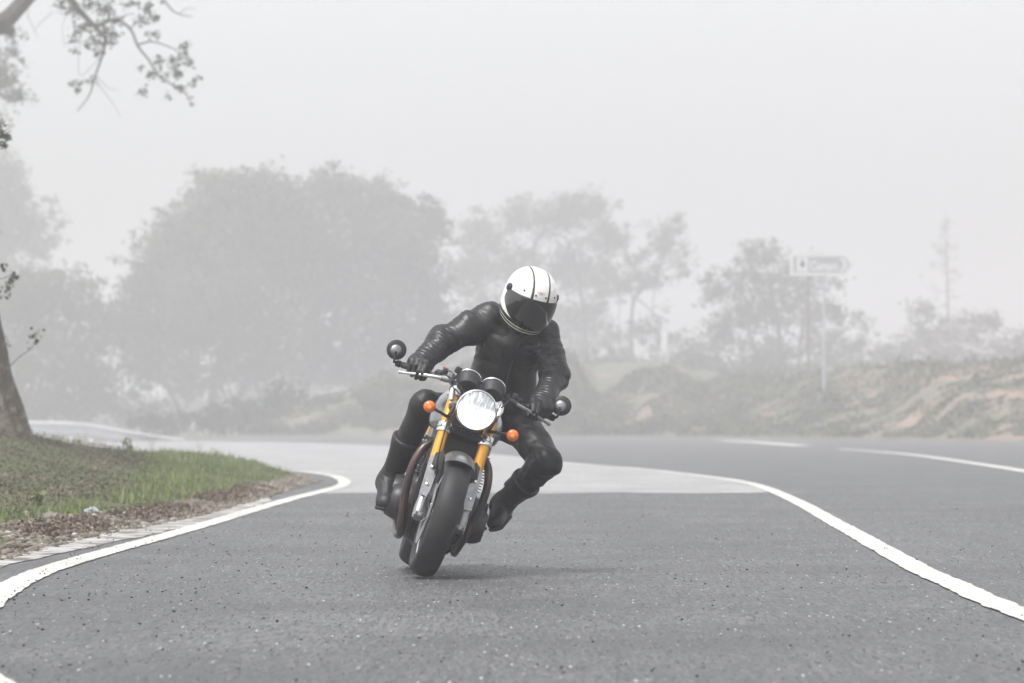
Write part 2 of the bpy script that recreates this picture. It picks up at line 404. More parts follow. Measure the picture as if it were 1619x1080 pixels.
# leaf / blade clouds
def leaf_cloud(name, pts, size, m, parent=None, origin=(0, 0, 0), seed=1, aspect=.55, updir=0.0, tints=None, shape=4):
    r = np.random.default_rng(seed); n = len(pts); pts = np.asarray(pts)
    a = r.normal(size=(n, 3)); a[:, 2] += updir; a /= np.linalg.norm(a, axis=1)[:, None]
    b_ = r.normal(size=(n, 3)); b_ -= a * (a * b_).sum(1)[:, None]; b_ /= np.linalg.norm(b_, axis=1)[:, None]
    s_ = (size * (.6 + .8 * r.random(n)))[:, None] if np.isscalar(size) else size[:, None]
    k = aspect * s_ * (.7 + .6 * r.random((n, 1)))
    if shape == 4: C = [a * s_ * -.5, b_ * k * .5, a * s_ * .5, b_ * -k * .5]
    else:
        c3 = np.cross(a, b_) * s_ * .12
        C = [a * s_ * -.5, a * s_ * -.1 + b_ * k * .5 + c3, a * s_ * .25 + b_ * k * .35 + c3, a * s_ * .5, a * s_ * .2 - b_ * k * .38 + c3, a * s_ * -.15 - b_ * k * .5 + c3]
    V = np.stack([pts + c for c in C], 1).reshape(-1, 3); kk = len(C)
    if tints is None: tints = r.random(n)
    return fast_mesh(name, V, np.arange(n * kk), kk, m, parent, origin, cols=np.repeat(tints, kk))
def blades(name, x, y, z, h, w, m, seed, tints, lean=.5):
    r = np.random.default_rng(seed); n = len(x); a = r.random(n) * 6.28; l = lean * r.random(n) * h
    dx, dy = np.cos(a), np.sin(a); b0 = r.random(n) * 6.28; wx, wy = np.cos(b0) * w / 2, np.sin(b0) * w / 2
    V = np.zeros((n, 5, 3)); V[:, 0] = np.stack([x - wx, y - wy, z], 1); V[:, 1] = np.stack([x + wx, y + wy, z], 1)
    V[:, 2] = np.stack([x + wx * .7 + dx * l * .3, y + wy * .7 + dy * l * .3, z + h * .55], 1)
    V[:, 3] = np.stack([x + dx * l, y + dy * l, z + h], 1)
    V[:, 4] = np.stack([x - wx * .7 + dx * l * .3, y - wy * .7 + dy * l * .3, z + h * .55], 1)
    o = fast_mesh(name, V.reshape(-1, 3), np.arange(n * 5), 5, m, cols=np.repeat(tints, 5)); return o
M_grass = tintmat('grass blades', (.085, .12, .035), (.23, .285, .095), .75, (.42, .36, .25))
M_dry = tintmat('dry undergrowth', (.06, .055, .035), (.15, .145, .085), .85, (.30, .22, .16))
M_litter = tintmat('leaf litter', (.095, .068, .05), (.19, .14, .105), .85, (.42, .34, .25))
def verge_pts(n, seed, near=16, far=80, inmin=.0, xmin=-13):
    r = np.random.default_rng(seed); y = near + (far - near) * r.random(n) ** 1.3; x = -2.2 + (xmin + 2.2) * r.random(n)
    d = dist_in(x, y); k = d > inmin; lim = -(CX + 60) * y / F - .5
    k &= x > lim; return x[k], y[k], d[k]
x, y, d = verge_pts(330000, 11)
nz1 = vnoise(x, y, .55, 5); nz2 = vnoise(x, y, 2.2, 9)
xb = np.interp(y, [16, 28, 37, 50, 60, 80], [-3.45, -3.35, -3.35, -4.35, -5.2, -7])
mound = np.clip((xb - x) / .7 + .25, 0, 1) * np.clip((64 - y) / 10, 0, 1)
gw = np.interp(y, [16, 26, 33, 40, 53], [.55, .50, .24, .22, .30])          # bare gravel width before the grass
low = np.clip(1 - (d - gw) / .35, 0, 1)
isg = (mound * (1 - .75 * low) + .95 * nz1 + .7 * nz2 < .46) & (rng.random(len(x)) < np.clip((d - gw) / .18, .03, 1))
z = verge_h(x, y)
gh = (.022 + .065 * np.clip(.5 + nz1 + .6 * nz2, 0, 1) + .16 * np.clip(nz2 - .18, 0, .4)) * np.clip(d / .3, .35, 1) * (.6 + .8 * rng.random(len(x)))
tg = np.clip(.45 + .5 * nz2 + .25 * rng.normal(size=len(x)), 0, .97); tg = np.where(rng.random(len(x)) < .05 + .25 * np.clip(nz1 + .5 * nz2, 0, 1), .99, tg)
k = isg; go = blades('grass', x[k], y[k], z[k], gh[k], .008 + .0001 * y[k], M_grass, 12, tg[k]); tag(go, 'short green grass on the verge inside the bend', 'grass', kind='stuff')
k = ~isg & (mound > .15) & (d > gw)
xd, yd, zd = x[k], y[k], z[k]; hh = np.where(rng.random(len(xd)) < .3, .09, .03) * rng.random(len(xd))
dp = np.stack([xd, yd, zd + hh + .015], 1)
dr = leaf_cloud('undergrowth', dp, .034, M_dry, seed=13, aspect=.3, tints=np.clip(.45 + .9 * vnoise(xd, yd, 1.7, 2) + .25 * rng.normal(size=len(xd)), 0, 1))
tag(dr, 'brown dry weeds covering the mound under the near tree', 'undergrowth', kind='stuff')
r_ = np.random.default_rng(21); yl = 19 + 26 * r_.random(7500) ** 1.2; xl = np.interp(yl, [p[1] for p in edge_pts[1:12]], [p[0] for p in edge_pts[1:12]]) + r_.normal(size=7500) * .10 - .20
kk = (vnoise(xl, yl, .35, 8) > -.2) & (yl > 26); xl, yl = xl[kk], yl[kk]
lt = leaf_cloud('leaf_litter', np.stack([xl, yl, np.maximum(verge_h(xl, yl), 0) + .02 + .02 * r_.random(len(xl))], 1), .028, M_litter, seed=22, aspect=.6, updir=0, shape=6)
tag(lt, 'reddish brown fallen leaves along the edge of the grass', 'leaf litter', kind='stuff')
# weeds with stalks
def weed(px, py, Y, n, h, label, seed, m=None):
    r = np.random.default_rng(seed); bx = (px - CX) * Y / F; bz = float(verge_h(np.array([bx]), np.array([Y]))[0])
    mb = MB(); pts = []
    for i in range(n):
        a = r.random() * 6.28; l = h * (.5 + .5 * r.random()); sp = .25 * l
        p = [(bx, Y, bz), (bx + math.cos(a) * sp * .4, Y + math.sin(a) * sp * .4, bz + l * .55), (bx + math.cos(a) * sp, Y + math.sin(a) * sp, bz + l)]
        mb.tube(p, [.004, .003, .0015], 4)
        if m is not None:
            for k in range(9):
                t_ = .2 + .8 * r.random(); pts.append((bx + math.cos(a) * sp * t_ + r.normal() * .02, Y + math.sin(a) * sp * t_ + r.normal() * .02, bz + l * t_))
    if m is None:
        o = mb.build('dry_stalks', M_dry_stem, origin=(bx, Y, bz)); tag(o, label, 'weed')
    else:
        o = empty('weed', (bx, Y, bz), label, 'weed'); mb.build('stem', M_dry_stem, o, origin=(bx, Y, bz))
        leaf_cloud('foliage', np.array(pts), .055, m, o, (bx, Y, bz), seed, .5, .8, shape=6)
    return o
M_dry_stem = mat('dry stem', (.24, .20, .13), .9)
weed(204, 738, 52, 9, .24, 'upright leafy weed on the grass verge left of the pale road', 31, M_grass)
weed(60, 806, 31, 10, .13, 'low leafy weed at the foot of the mound near the stone', 32, M_grass)
weed(316, 735, 62, 4, .40, 'thin dry stalks rising from the far tip of the grass', 33)
weed(240, 730, 60, 3, .38, 'thin dry stalks left of the verge tip against the pale road', 34)
weed(130, 730, 56, 4, .3, 'brown stalks beside the mound in front of the guardrail', 35)
# pale rock
def rock(px, py, Y, w, h, label, seed, m, name='rock'):
    bx = (px - CX) * Y / F; bz = float(verge_h(np.array([bx]), np.array([Y]))[0]); bm = bmesh.new()
    bmesh.ops.create_icosphere(bm, subdivisions=3, radius=1)
    for v in bm.verts:
        q = v.co.copy(); nn = noise.noise(q * 1.3 + Vector((seed, 0, 0))) * .45 + noise.noise(q * 3.1 + Vector((0, seed, 0))) * .15
        v.co = Vector((q.x * w, q.y * w * .8, max(q.z, -.4) * h)) * (1 + nn)
        v.co.z += q.x * h * .25
    me = bpy.data.meshes.new(name); bm.to_mesh(me); bm.free(); me.materials.append(m)
    o = bpy.data.objects.new(name, me); COL.objects.link(o); o.location = (bx, Y, bz + h * .3); tag(o, label, name); return o
M_rockp = mat('pale rock', (.47, .49, .50), .7, var=(9, (.30, .31, .32), .4, .6), bump=(20, .4, .02))
M_rockd = mat('brown rock', (.12, .105, .09), .9, var=(9, (.2, .18, .15), .4, .6), bump=(20, .5, .02))
rock(142, 810, 30.5, .065, .045, 'pale whitish rock lying in the grass beside the gravel', 2.3, M_rockp)
rock(72, 818, 28.8, .12, .035, 'flat brown rock in the grass left of the pale one', 5.1, M_rockd)
rock(41, 814, 28.6, .022, .04, 'small upright tan stone at the left end of the flat brown rock', 8.4, mat('tan stone', (.38, .3, .24), .9))

# ------------------------------------------------------------------ bank behind the road
def bank_base(x): return np.interp(x, [-14, -8, 4, 10, 18, 24, 60, 200], [212, 211, 208, 192, 158, 142, 116, 105])
def bank_h(x, y):
    """height of the hillside: foot follows the road's far edge"""
    xt = np.interp(x, [-14.5, -11.3, -7.0, 0.0, 6.5, 8.5, 11, 14, 28, 80, 200], [0, 1.45, 2.8, 3.7, 4.35, 4.5, 3.85, 3.5, 3.2, 3.4, 4])
    sl_ = np.abs(bank_base(x + 1) - bank_base(x - 1)) / 2
    t_ = np.clip((y - bank_base(x)) / ((4 + xt * 3.2) * np.sqrt(1 + np.minimum(sl_, 5) ** 2)), 0, 1); s_ = t_ * t_ * (3 - 2 * t_)
    return xt * (.15 * t_ + .85 * s_)
bx_ = np.concatenate([np.arange(-15, 30, .45), np.arange(30, 200, 5)]); by_ = np.concatenate([np.arange(105, 140, 3), np.arange(140, 240, .6), np.arange(240, 420, 6)])
XX, YY = np.meshgrid(bx_, by_)
ZZ = bank_h(XX, YY); pres = np.clip(ZZ / .8, 0, 1)
ZZ = ZZ + pres * (.34 * vnoise(XX, YY, .28, 1) + .22 * vnoise(XX, YY, .9, 2)) - .03 * (1 - pres) + .001
nx, ny = len(bx_), len(by_); vv = np.stack([XX.ravel(), YY.ravel(), ZZ.ravel()], 1)
ii = np.arange(nx * ny).reshape(ny, nx); q = np.stack([ii[:-1, :-1], ii[:-1, 1:], ii[1:, 1:], ii[1:, :-1]], -1).reshape(-1, 4)
def bank_mat():
    m = mat('hillside soil and grass', (.16, .15, .105), .95, var=(.7, (.115, .125, .08), .4, .58), bump=(2.5, .9, .3))
    t = m.node_tree; b = t.nodes['Principled BSDF']; L = t.links.new; src = b.inputs['Base Color'].links[0].from_socket
    tc = [n for n in t.nodes if n.type == 'TEX_COORD'][0]
    n = t.nodes.new('ShaderNodeTexNoise'); n.inputs['Scale'].default_value = .42; n.inputs['Detail'].default_value = 8; n.inputs['Roughness'].default_value = .65; L(tc.outputs['Object'], n.inputs['Vector'])
    sx = t.nodes.new('ShaderNodeSeparateXYZ'); L(tc.outputs['Object'], sx.inputs[0])
    ma = t.nodes.new('ShaderNodeMapRange'); ma.inputs[1].default_value = 13; ma.inputs[2].default_value = 20; ma.inputs[3].default_value = 0; ma.inputs[4].default_value = .13; L(sx.outputs[0], ma.inputs[0])
    ad = t.nodes.new('ShaderNodeMath'); L(n.outputs['Fac'], ad.inputs[0]); L(ma.outputs[0], ad.inputs[1])
    r = t.nodes.new('ShaderNodeMapRange'); r.inputs[1].default_value = .54; r.inputs[2].default_value = .68; L(ad.outputs[0], r.inputs[0])
    x = t.nodes.new('ShaderNodeMix'); x.data_type = 'RGBA'; L(r.outputs[0], x.inputs['Factor']); L(src, x.inputs['A']); x.inputs['B'].default_value = (.30, .205, .155, 1)
    L(x.outputs['Result'], b.inputs['Base Color']); return m
M_bank = bank_mat()
hill = fast_mesh('hillside', vv, q.ravel(), 4, M_bank, smooth=True); hill['kind'] = 'structure'
def bank_z(x, y):
    x = np.atleast_1d(x); y = np.atleast_1d(y); z = bank_h(x, y); pr = np.clip(z / .8, 0, 1)
    return z + pr * (.34 * vnoise(x, y, .28, 1) + .22 * vnoise(x, y, .9, 2))
M_scrub = tintmat('scrub leaves', (.065, .072, .042), (.17, .175, .105), .85, (.34, .28, .20))
r_ = np.random.default_rng(41); n = 190000; x = -14 + 46 * r_.random(n); y = bank_base(x) + 1 + (20 + 40 * np.clip((x - 4) / 10, 0, 1)) * r_.random(n) ** 1.2
dens = vnoise(x, y, .35, 4) + .5 * vnoise(x, y, 1.2, 6) - np.clip((x - 15) / 8, 0, .16); k = dens > -.28 + .25 * r_.random(n); x, y, dens = x[k], y[k], dens[k]
z = bank_z(x, y); keep = z > .1; x, y, z, dens = x[keep], y[keep], z[keep], dens[keep]
z = z + (.08 + 1.1 * np.clip(dens, 0, .6)) * r_.random(len(x))
sc = leaf_cloud('scrub', np.stack([x, y, z], 1), .20, M_scrub, seed=42, aspect=.5, tints=np.clip(.4 + .9 * vnoise(x, y, .5, 12) + .2 * r_.normal(size=len(x)), 0, 1))
tag(sc, 'low scrub and weeds covering the roadside bank', 'scrub', kind='stuff')

# ------------------------------------------------------------------ trees
M_leafd = tintmat('dark tree leaves', (.035, .045, .022), (.085, .10, .05), .8)
M_leafm = tintmat('olive tree leaves', (.035, .045, .025), (.13, .145, .075), .8)
M_leafp = tintmat('pale shrub leaves', (.07, .085, .045), (.15, .165, .09), .8)
M_bark = mat('bark', (.05, .042, .035), .95, var=(6, (.10, .088, .072), .4, .65), bump=(25, .8, .02))
def tree(name, label, Y, base, lobes, trunks, n, m, leaf=.34, seed=1, group='trees in the fog beyond the road', fill=.5, depth=.8, cat='tree', gz=None):
    """lobes: (px, py, rx, ry) of the crown's clumps; trunks: polylines of px with radius in metres"""
    if Y > 250: Y *= .98
    r = np.random.default_rng(seed); bx, _, bz = P(base[0], base[1], Y)
    root = empty(name, (bx, Y, bz), label, cat, group); org = (bx, Y, bz)
    tb = MB(); s_ = Y / F
    dz = [r.uniform(-1, 1) * depth * l[2] * s_ for l in lobes]
    for tr in trunks:
        pts = [P(a, b, Y) for a, b in tr[0]]
        off = r.uniform(-1, 1, len(pts)) * np.linspace(0, 1, len(pts)) * .8
        pts = [(p[0], p[1] + o, p[2]) for p, o in zip(pts, off)]
        pts = [tuple(p) for p in spline(pts, 5)]
        tb.tube(pts, list(np.linspace(tr[1], tr[1] * .35, len(pts))), 8)
        # limbs to the nearest lobes
    for i, l in enumerate(lobes):
        c = np.array(P(l[0], l[1], Y)) + np.array([0, dz[i], 0])
        tr = trunks[i % len(trunks)]; a = np.array(P(*tr[0][-1], Y)) if r.random() < .6 else np.array(P(*tr[0][len(tr[0]) // 2], Y))
        mid = (a + c) / 2 + r.normal(size=3) * .08 * np.linalg.norm(a - c)
        tb.tube([tuple(p) for p in spline([a, mid, c], 4)], list(np.linspace(tr[1] * .4, .03, 9)), 6)
        for _ in range(5):
            e = c + r.normal(size=3) * np.array([l[2], (l[2] + l[3]) / 2, l[3]]) * s_ * .55
            tb.tube([tuple(c), tuple((c + e) / 2 + r.normal(size=3) * .1), tuple(e)], [.05, .035, .012], 5)
    tb.build('trunk', M_bark, root, origin=org)
    w = np.array([l[2] * l[3] for l in lobes], float); w /= w.sum(); pts = []; tn = []
    for i, l in enumerate(lobes):
        rad = np.array([l[2], (l[2] + l[3]) / 2, l[3]]) * s_; c = np.array(P(l[0], l[1], Y)) + np.array([0, dz[i], 0])
        ncl = max(6, int(n * w[i] / 28))
        dr_ = r.normal(size=(ncl, 3)); dr_ /= np.linalg.norm(dr_, axis=1)[:, None]
        rr = (fill + (1.08 - fill) * r.random(ncl)) * (1 + .18 * r.normal(size=ncl))
        cc = c + dr_ * rad * rr[:, None]
        lt_ = .15 + .6 * r.random()
        cs = .09 * rad.mean() + .36 * r.random(ncl)
        k = r.integers(14, 42, ncl)
        for j in range(ncl):
            pts.append(cc[j] + r.normal(size=(k[j], 3)) * cs[j] * np.array([1, 1, .7])); tn.append(np.full(k[j], np.clip(lt_ + .28 * r.normal(), 0, 1)) + .12 * r.normal(size=k[j]))
    pts = np.concatenate(pts); tn = np.clip(np.concatenate(tn), 0, 1)
    leaf_cloud('crown', pts, leaf, m, root, org, seed, .6, 0, tn)
    return root
tree('broadleaf_tree', 'largest dense dark tree with a broad domed crown, left of the rider', 310, (345, 690),
     [(250, 440, 66, 60), (215, 500, 36, 60), (300, 380, 60, 60), (360, 330, 60, 55), (420, 300, 55, 38), (340, 450, 80, 80), (270, 540, 70, 50), (430, 390, 80, 80), (400, 510, 80, 70), (350, 300, 28, 26), (385, 575, 60, 40), (225, 575, 35, 35), (300,600,50,30)],
     [([(345, 690), (335, 640), (350, 560), (390, 470), (410, 400)], .42), ([(350, 690), (380, 620), (430, 560), (450, 500)], .3), ([(300, 692), (280, 640), (250, 580), (235, 520)], .25)], 52000, M_leafm, .36, 51)
tree('broadleaf_tree', 'tall rounded tree overlapping the largest one, just left of the rider', 322, (560, 660),
     [(560, 320, 60, 45), (520, 300, 45, 36), (610, 340, 50, 50), (650, 380, 50, 50), (680, 350, 32, 34), (570, 420, 80, 70), (650, 460, 60, 70), (500, 400, 60, 70), (530, 500, 80, 60), (630, 540, 66, 50), (480, 560, 50, 45), (560, 580, 60, 40), (690, 530, 36, 50)],
     [([(470, 668), (480, 620), (520, 540), (545, 450), (560, 380)], .42), ([(600, 640), (600, 560), (620, 470), (640, 420)], .32), ([(440, 672), (410, 620), (400, 580)], .25)], 46000, M_leafm, .34, 52)
tree('broadleaf_tree', 'leaning multi stemmed tree behind the guardrail at far left', 300, (60, 694),
     [(60, 470, 70, 50), (20, 500, 60, 60), (120, 470, 55, 40), (150, 520, 45, 50), (90, 560, 70, 55), (20, 590, 60, 50), (150, 600, 50, 40), (100, 640, 60, 30), (200, 640, 50, 28), (30, 645, 60, 30)],
     [([(48, 692), (90, 630), (120, 580), (150, 520)], .26), ([(120, 692), (160, 640), (195, 605)], .2), ([(20, 694), (30, 600), (40, 520)], .3)], 26000, M_leafd, .30, 53)
tree('broadleaf_tree', 'pale tall tree cut by the left edge of the photo', 370, (-20, 696),
     [(10, 300, 36, 60), (40, 350, 45, 45), (0, 380, 50, 50), (-40, 320, 50, 70), (60, 390, 30, 28), (-30, 440, 70, 60), (10, 265, 22, 28)],
     [([(-20, 696), (-15, 560), (-5, 420), (5, 320)], .35)], 16000, M_leafm, .34, 54)
tree('broadleaf_tree', 'tall airy tree directly behind the helmet', 390, (880, 600),
     [(820, 340, 40, 34), (760, 370, 45, 38), (880, 340, 40, 44), (930, 330, 45, 36), (960, 380, 40, 40), (740, 430, 50, 45), (820, 420, 55, 45), (900, 420, 60, 45), (960, 450, 40, 40), (760, 500, 45, 40), (920, 505, 50, 38), (850, 500, 50, 40), (740, 560, 40, 36), (900, 560, 60, 34), (820, 570, 60, 34)],
     [([(870, 600), (850, 520), (840, 440), (850, 370)], .25), ([(930, 600), (925, 520), (915, 440), (900, 380)], .24), ([(760, 620), (755, 540), (760, 460)], .22)], 30000, M_leafm, .32, 55, fill=.3)
tree('broadleaf_tree', 'slender open tree with a forked trunk, first one right of the rider', 375, (1000, 575),
     [(1050, 380, 34, 34), (1010, 410, 30, 26), (1075, 410, 30, 26), (1030, 440, 34, 22), (990, 450, 24, 22), (1070, 350, 16, 22), (1030, 520, 40, 30), (980, 540, 40, 30), (1060, 545, 34, 26)],
     [([(1000, 580), (998, 520), (1005, 470), (1040, 430), (1052, 390)], .2), ([(998, 520), (1000, 470), (992, 440)], .12)], 5200, M_leafm, .30, 56, fill=.3)
tree('oak_tree', 'bushy dark oak right behind the direction sign', 330, (1240, 588),
     [(1205, 400, 36, 30), (1170, 440, 48, 34), (1240, 430, 48, 36), (1290, 430, 36, 30), (1130, 455, 34, 26), (1200, 490, 60, 42), (1270, 490, 52, 42), (1150, 520, 48, 36), (1120, 555, 44, 28), (1220, 555, 66, 30), (1290, 545, 40, 36), (1330, 560, 34, 30), (1320, 500, 22, 26)],
     [([(1236, 590), (1232, 530), (1225, 480), (1215, 430)], .22), ([(1262, 590), (1265, 540), (1275, 480)], .14), ([(1200, 592), (1190, 540), (1165, 480)], .14)], 12500, M_leafm, .30, 57, fill=.3)
def conifer():
    Y = 420; bx, _, bz = P(1498, 590, Y); root = empty('bare_conifer', (bx, Y, bz), 'thin bare conifer with drooping twigs at far right', 'tree', 'trees in the fog beyond the road'); r = np.random.default_rng(8)
    tb = MB(); tb.tube([P(1500, 590, Y), P(1499, 480, Y), P(1497, 400, Y), P(1495, 332, Y)], [.16, .13, .08, .03], 8); pts = []
    for i in range(46):
        py = 350 + 190 * r.random(); L = (8 + (py - 345) * .36) * (.45 + .55 * r.random()); a = r.random() * 6.28; c = np.array(P(1497, py, Y)); s_ = Y / F
        d_ = np.array([math.cos(a), math.sin(a), 0]) * L * s_; e = c + d_ + np.array([0, 0, (.1 + .3 * r.random()) * L * s_]); m_ = c + d_ * .5 - np.array([0, 0, .05 * L * s_])
        tb.tube([tuple(c), tuple(m_), tuple(e)], [.035, .022, .01], 5)
        for _ in range(3):
            t_ = .3 + .6 * r.random(); q0 = c + (e - c) * t_; q1 = q0 + r.normal(size=3) * .35; tb.tube([tuple(q0), tuple(q1)], [.014, .006], 4)
            if r.random() < .6: pts.append(q1 + r.normal(size=(10, 3)) * .12)
    tb.build('trunk', M_bark, root, origin=(bx, Y, bz)); leaf_cloud('crown', np.concatenate(pts), .16, M_leafm, root, (bx, Y, bz), 5)
conifer()
for (lab, Y, base, lobes, n, sd) in [
    ('wide olive shrub under the bare conifer at far right', 350, (1500, 592), [(1430, 560, 44, 26), (1480, 525, 50, 36), (1540, 520, 50, 34), (1500, 560, 70, 30), (1460, 490, 22, 18), (1570, 505, 20, 16)], 6500, 61),
    ('shrub cut by the right edge of the photo on the bank', 350, (1620, 592), [(1600, 560, 40, 30), (1640, 550, 50, 38), (1580, 580, 30, 18)], 3400, 62),
    ('small open shrub between the sign posts and the wide shrub', 355, (1385, 590), [(1345, 545, 26, 30), (1385, 560, 30, 24), (1360, 505, 20, 18), (1410, 580, 24, 16)], 1800, 63),
    ('dark shrub low on the bank at the foot of the sign', 214, (1335, 690), [(1330, 665, 30, 22), (1355, 645, 26, 24), (1310, 680, 30, 12), (1375, 675, 26, 14)], 3200, 64),
    ('low shrub on the bank between the rider and the marker post', 320, (960, 590), [(930, 580, 40, 18), (980, 572, 40, 18), (1100, 572, 50, 18)], 3200, 65),
    ('low brush left of the bank, behind the end of the guardrail', 226, (390, 690), [(330, 665, 46, 24), (390, 655, 44, 30), (450, 640, 40, 26), (250, 672, 50, 18)], 4800, 66),
    ('low thicket under the leaning tree behind the guardrail', 400, (120, 692), [(40, 670, 60, 26), (110, 665, 60, 30), (190, 660, 60, 34), (150, 640, 60, 26), (240, 665, 50, 30)], 9000, 68),
    ('low thicket under the largest tree', 400, (330, 692), [(280, 650, 60, 34), (340, 640, 60, 36), (410, 630, 60, 36), (470, 620, 50, 30), (380, 665, 70, 26)], 12000, 69),
    ('low hedge of bushes along the bank top from the marker post to the sign', 300, (1120, 600), [(960, 590, 70, 22), (1070, 588, 70, 24), (1170, 590, 70, 24), (1270, 590, 70, 24)], 9000, 72),
    ('low hedge of bushes along the bank top right of the sign', 300, (1480, 600), [(1370, 592, 60, 22), (1450, 590, 70, 26), (1550, 590, 70, 26), (1640, 588, 60, 26)], 8000, 73),
    ('low thicket between the largest tree and the rider', 400, (560, 640), [(520, 600, 60, 34), (590, 590, 60, 34), (660, 585, 60, 30), (720, 580, 50, 28)], 8000, 70),
    ('small dark shrub on the red earth at right', 222, (1490, 640), [(1490, 618, 22, 18), (1510, 632, 20, 12)], 1100, 67)]:
    tree('shrub', lab, Y, base, lobes, [([base, (base[0] - 5, base[1] - 20), (lobes[1][0], lobes[1][1])], .09)], n, M_leafd if sd in (64, 66, 67, 68) else M_leafm, .26, sd, 'shrubs around the bank', .3, cat='shrub')

# leafy limb reaching in from the tree out of frame at upper left
def limb_tree():
    Y = 112.0; base = (-420, 700); bx, _, bz = P(*base, Y); bz = 0.0; root = empty('overhanging_tree', (bx, Y, 0), 'grey tree whose leafy limb hangs in from the upper left corner', 'tree')
    r = np.random.default_rng(17); org = (bx, Y, 0); tb = MB()
    def br(pp, r0, r1, nn=6):
        pts = [P(a, b, Y + (c if c is not None else 0)) for (a, b, c) in pp]; pts = [tuple(p) for p in spline(pts, nn)]
        tb.tube(pts, list(np.linspace(r0, r1, len(pts))), 8); return pts
    br([(-420, 712, 0), (-410, 500, 0), (-360, 300, 0), (-220, 120, 0), (-90, 60, 0)], .55, .30)
    br([(-90, 60, 0), (-40, 48, 0), (5, 32, 0), (30, 8, .3), (60, -22, .5), (110, -60, .6)], .30, .16)
    br([(-20, 45, 0), (8, 45, 0), (20, 52, 0)], .2, .12)
    br([(60, -22, .5), (100, -10, .4), (130, 22, .2), (150, 42, 0)], .13, .06)
    br([(150, 42, 0), (165, 60, 0), (160, 88, 0), (150, 118, 0), (140, 150, .1), (121, 176, .1)], .05, .012)
    br([(150, 42, 0), (180, 30, 0), (205, 45, 0), (217, 72, 0), (235, 95, 0), (250, 120, 0), (290, 145, 0), (303, 166, 0)], .045, .012)
    br([(217, 70, 0), (240, 65, 0), (270, 75, 0), (290, 88, 0)], .028, .01)
    br([(110, -60, .6), (200, -40, .3), (250, -8, 0), (275, 18, 0), (303, 26, 0)], .05, .010); br([(283, 20, 0), (296, 12, 0), (309, 14, 0)], .012, .006)
    br([(160, 88, 0), (125, 118, 0), (126, 60, 0)], .008, .006); br([(152, 130, 0), (172, 155, 0), (192, 186, 0)], .010, .004); br([(150, 118, 0), (170, 138, 0), (188, 142, 0)], .010, .004)
    br([(52, -10, .4), (42, 20, .2), (55, 50, 0), (60, 62, 0)], .012, .004); br([(82, 18, .2), (60, 38, .1), (52, 50, 0)], .010, .004)
    br([(204, 45, 0), (230, 20, 0), (240, -10, 0)], .02, .01); br([(110, 10, 0), (98, 40, 0), (100, 72, 0)], .008, .004)
    br([(180, 35, 0), (200, 22, 0), (212, 22, 0)], .02, .01)
    tb.build('trunk', M_bark, root, origin=org)
    cl = [(95, 8, 14, 12, 60), (118, 14, 22, 16, 110), (140, 4, 18, 12, 70), (165, 12, 22, 16, 120), (150, 40, 26, 16, 130), (125, 45, 18, 14, 80), (168, 50, 20, 14, 110), (115, 60, 12, 12, 36), (150, 66, 18, 12, 70), (176, 62, 14, 12, 60), (138, 72, 8, 8, 24), (115, 81, 8, 6, 22), (157, 84, 9, 8, 26), (185, 30, 14, 12, 50), (205, 5, 16, 10, 50), (232, 12, 16, 14, 60), (225, 32, 14, 12, 50), (245, 30, 10, 10, 30),
          (240, 55, 14, 8, 44), (222, 108, 7, 6, 16), (236, 118, 10, 8, 34), (250, 95, 12, 9, 40), (275, 98, 16, 14, 80), (290, 78, 14, 16, 70), (298, 100, 10, 12, 40), (258, 122, 10, 10, 40), (280, 118, 12, 9, 50), (283, 138, 12, 8, 46), (305, 130, 9, 7, 26), (314, 122, 6, 6, 14), (226, 146, 12, 9, 46), (265, 152, 6, 7, 16), (300, 154, 7, 6, 14), (303, 166, 5, 4, 10), (120, 132, 14, 7, 34), (140, 128, 12, 8, 34), (123, 143, 7, 6, 16), (108, 133, 5, 4, 8), (250, 110, 8, 6, 16),
          (-40, 20, 40, 30, 160), (-100, 60, 60, 50, 300), (-200, 40, 90, 70, 500), (-320, 120, 120, 90, 700), (-440, 200, 120, 110, 800), (60, -60, 60, 30, 300), (180, -60, 70, 30, 400), (-60, -60, 90, 50, 400), (-450, 60, 140, 90, 900)]
    pts = []; sc = 1.0
    for (a, b, sx, sy, k) in cl:
        c = np.array(P(a, b, Y)); s_ = Y / F; k = int(k * .8)
        pts.append(c + r.normal(size=(k, 3)) * np.array([sx * s_ * .42, sx * s_ * .42, sy * s_ * .42]))
    pts = np.concatenate(pts); leaf_cloud('crown', pts, .095, M_leafd, root, org, 18, .75, 0, None, 6)
limb_tree()
tree('broadleaf_tree', 'faint leafy tree behind the overhanging limb at the upper left edge', 190, (-60, 700),
     [(10, 120, 26, 30), (30, 150, 22, 20), (-20, 100, 40, 50), (20, 70, 16, 30), (-40, 180, 50, 50), (-80, 300, 60, 80)], [([(-60, 700), (-70, 450), (-50, 250), (-20, 140)], .3)], 3800, M_leafp, .22, 71, fill=.2)

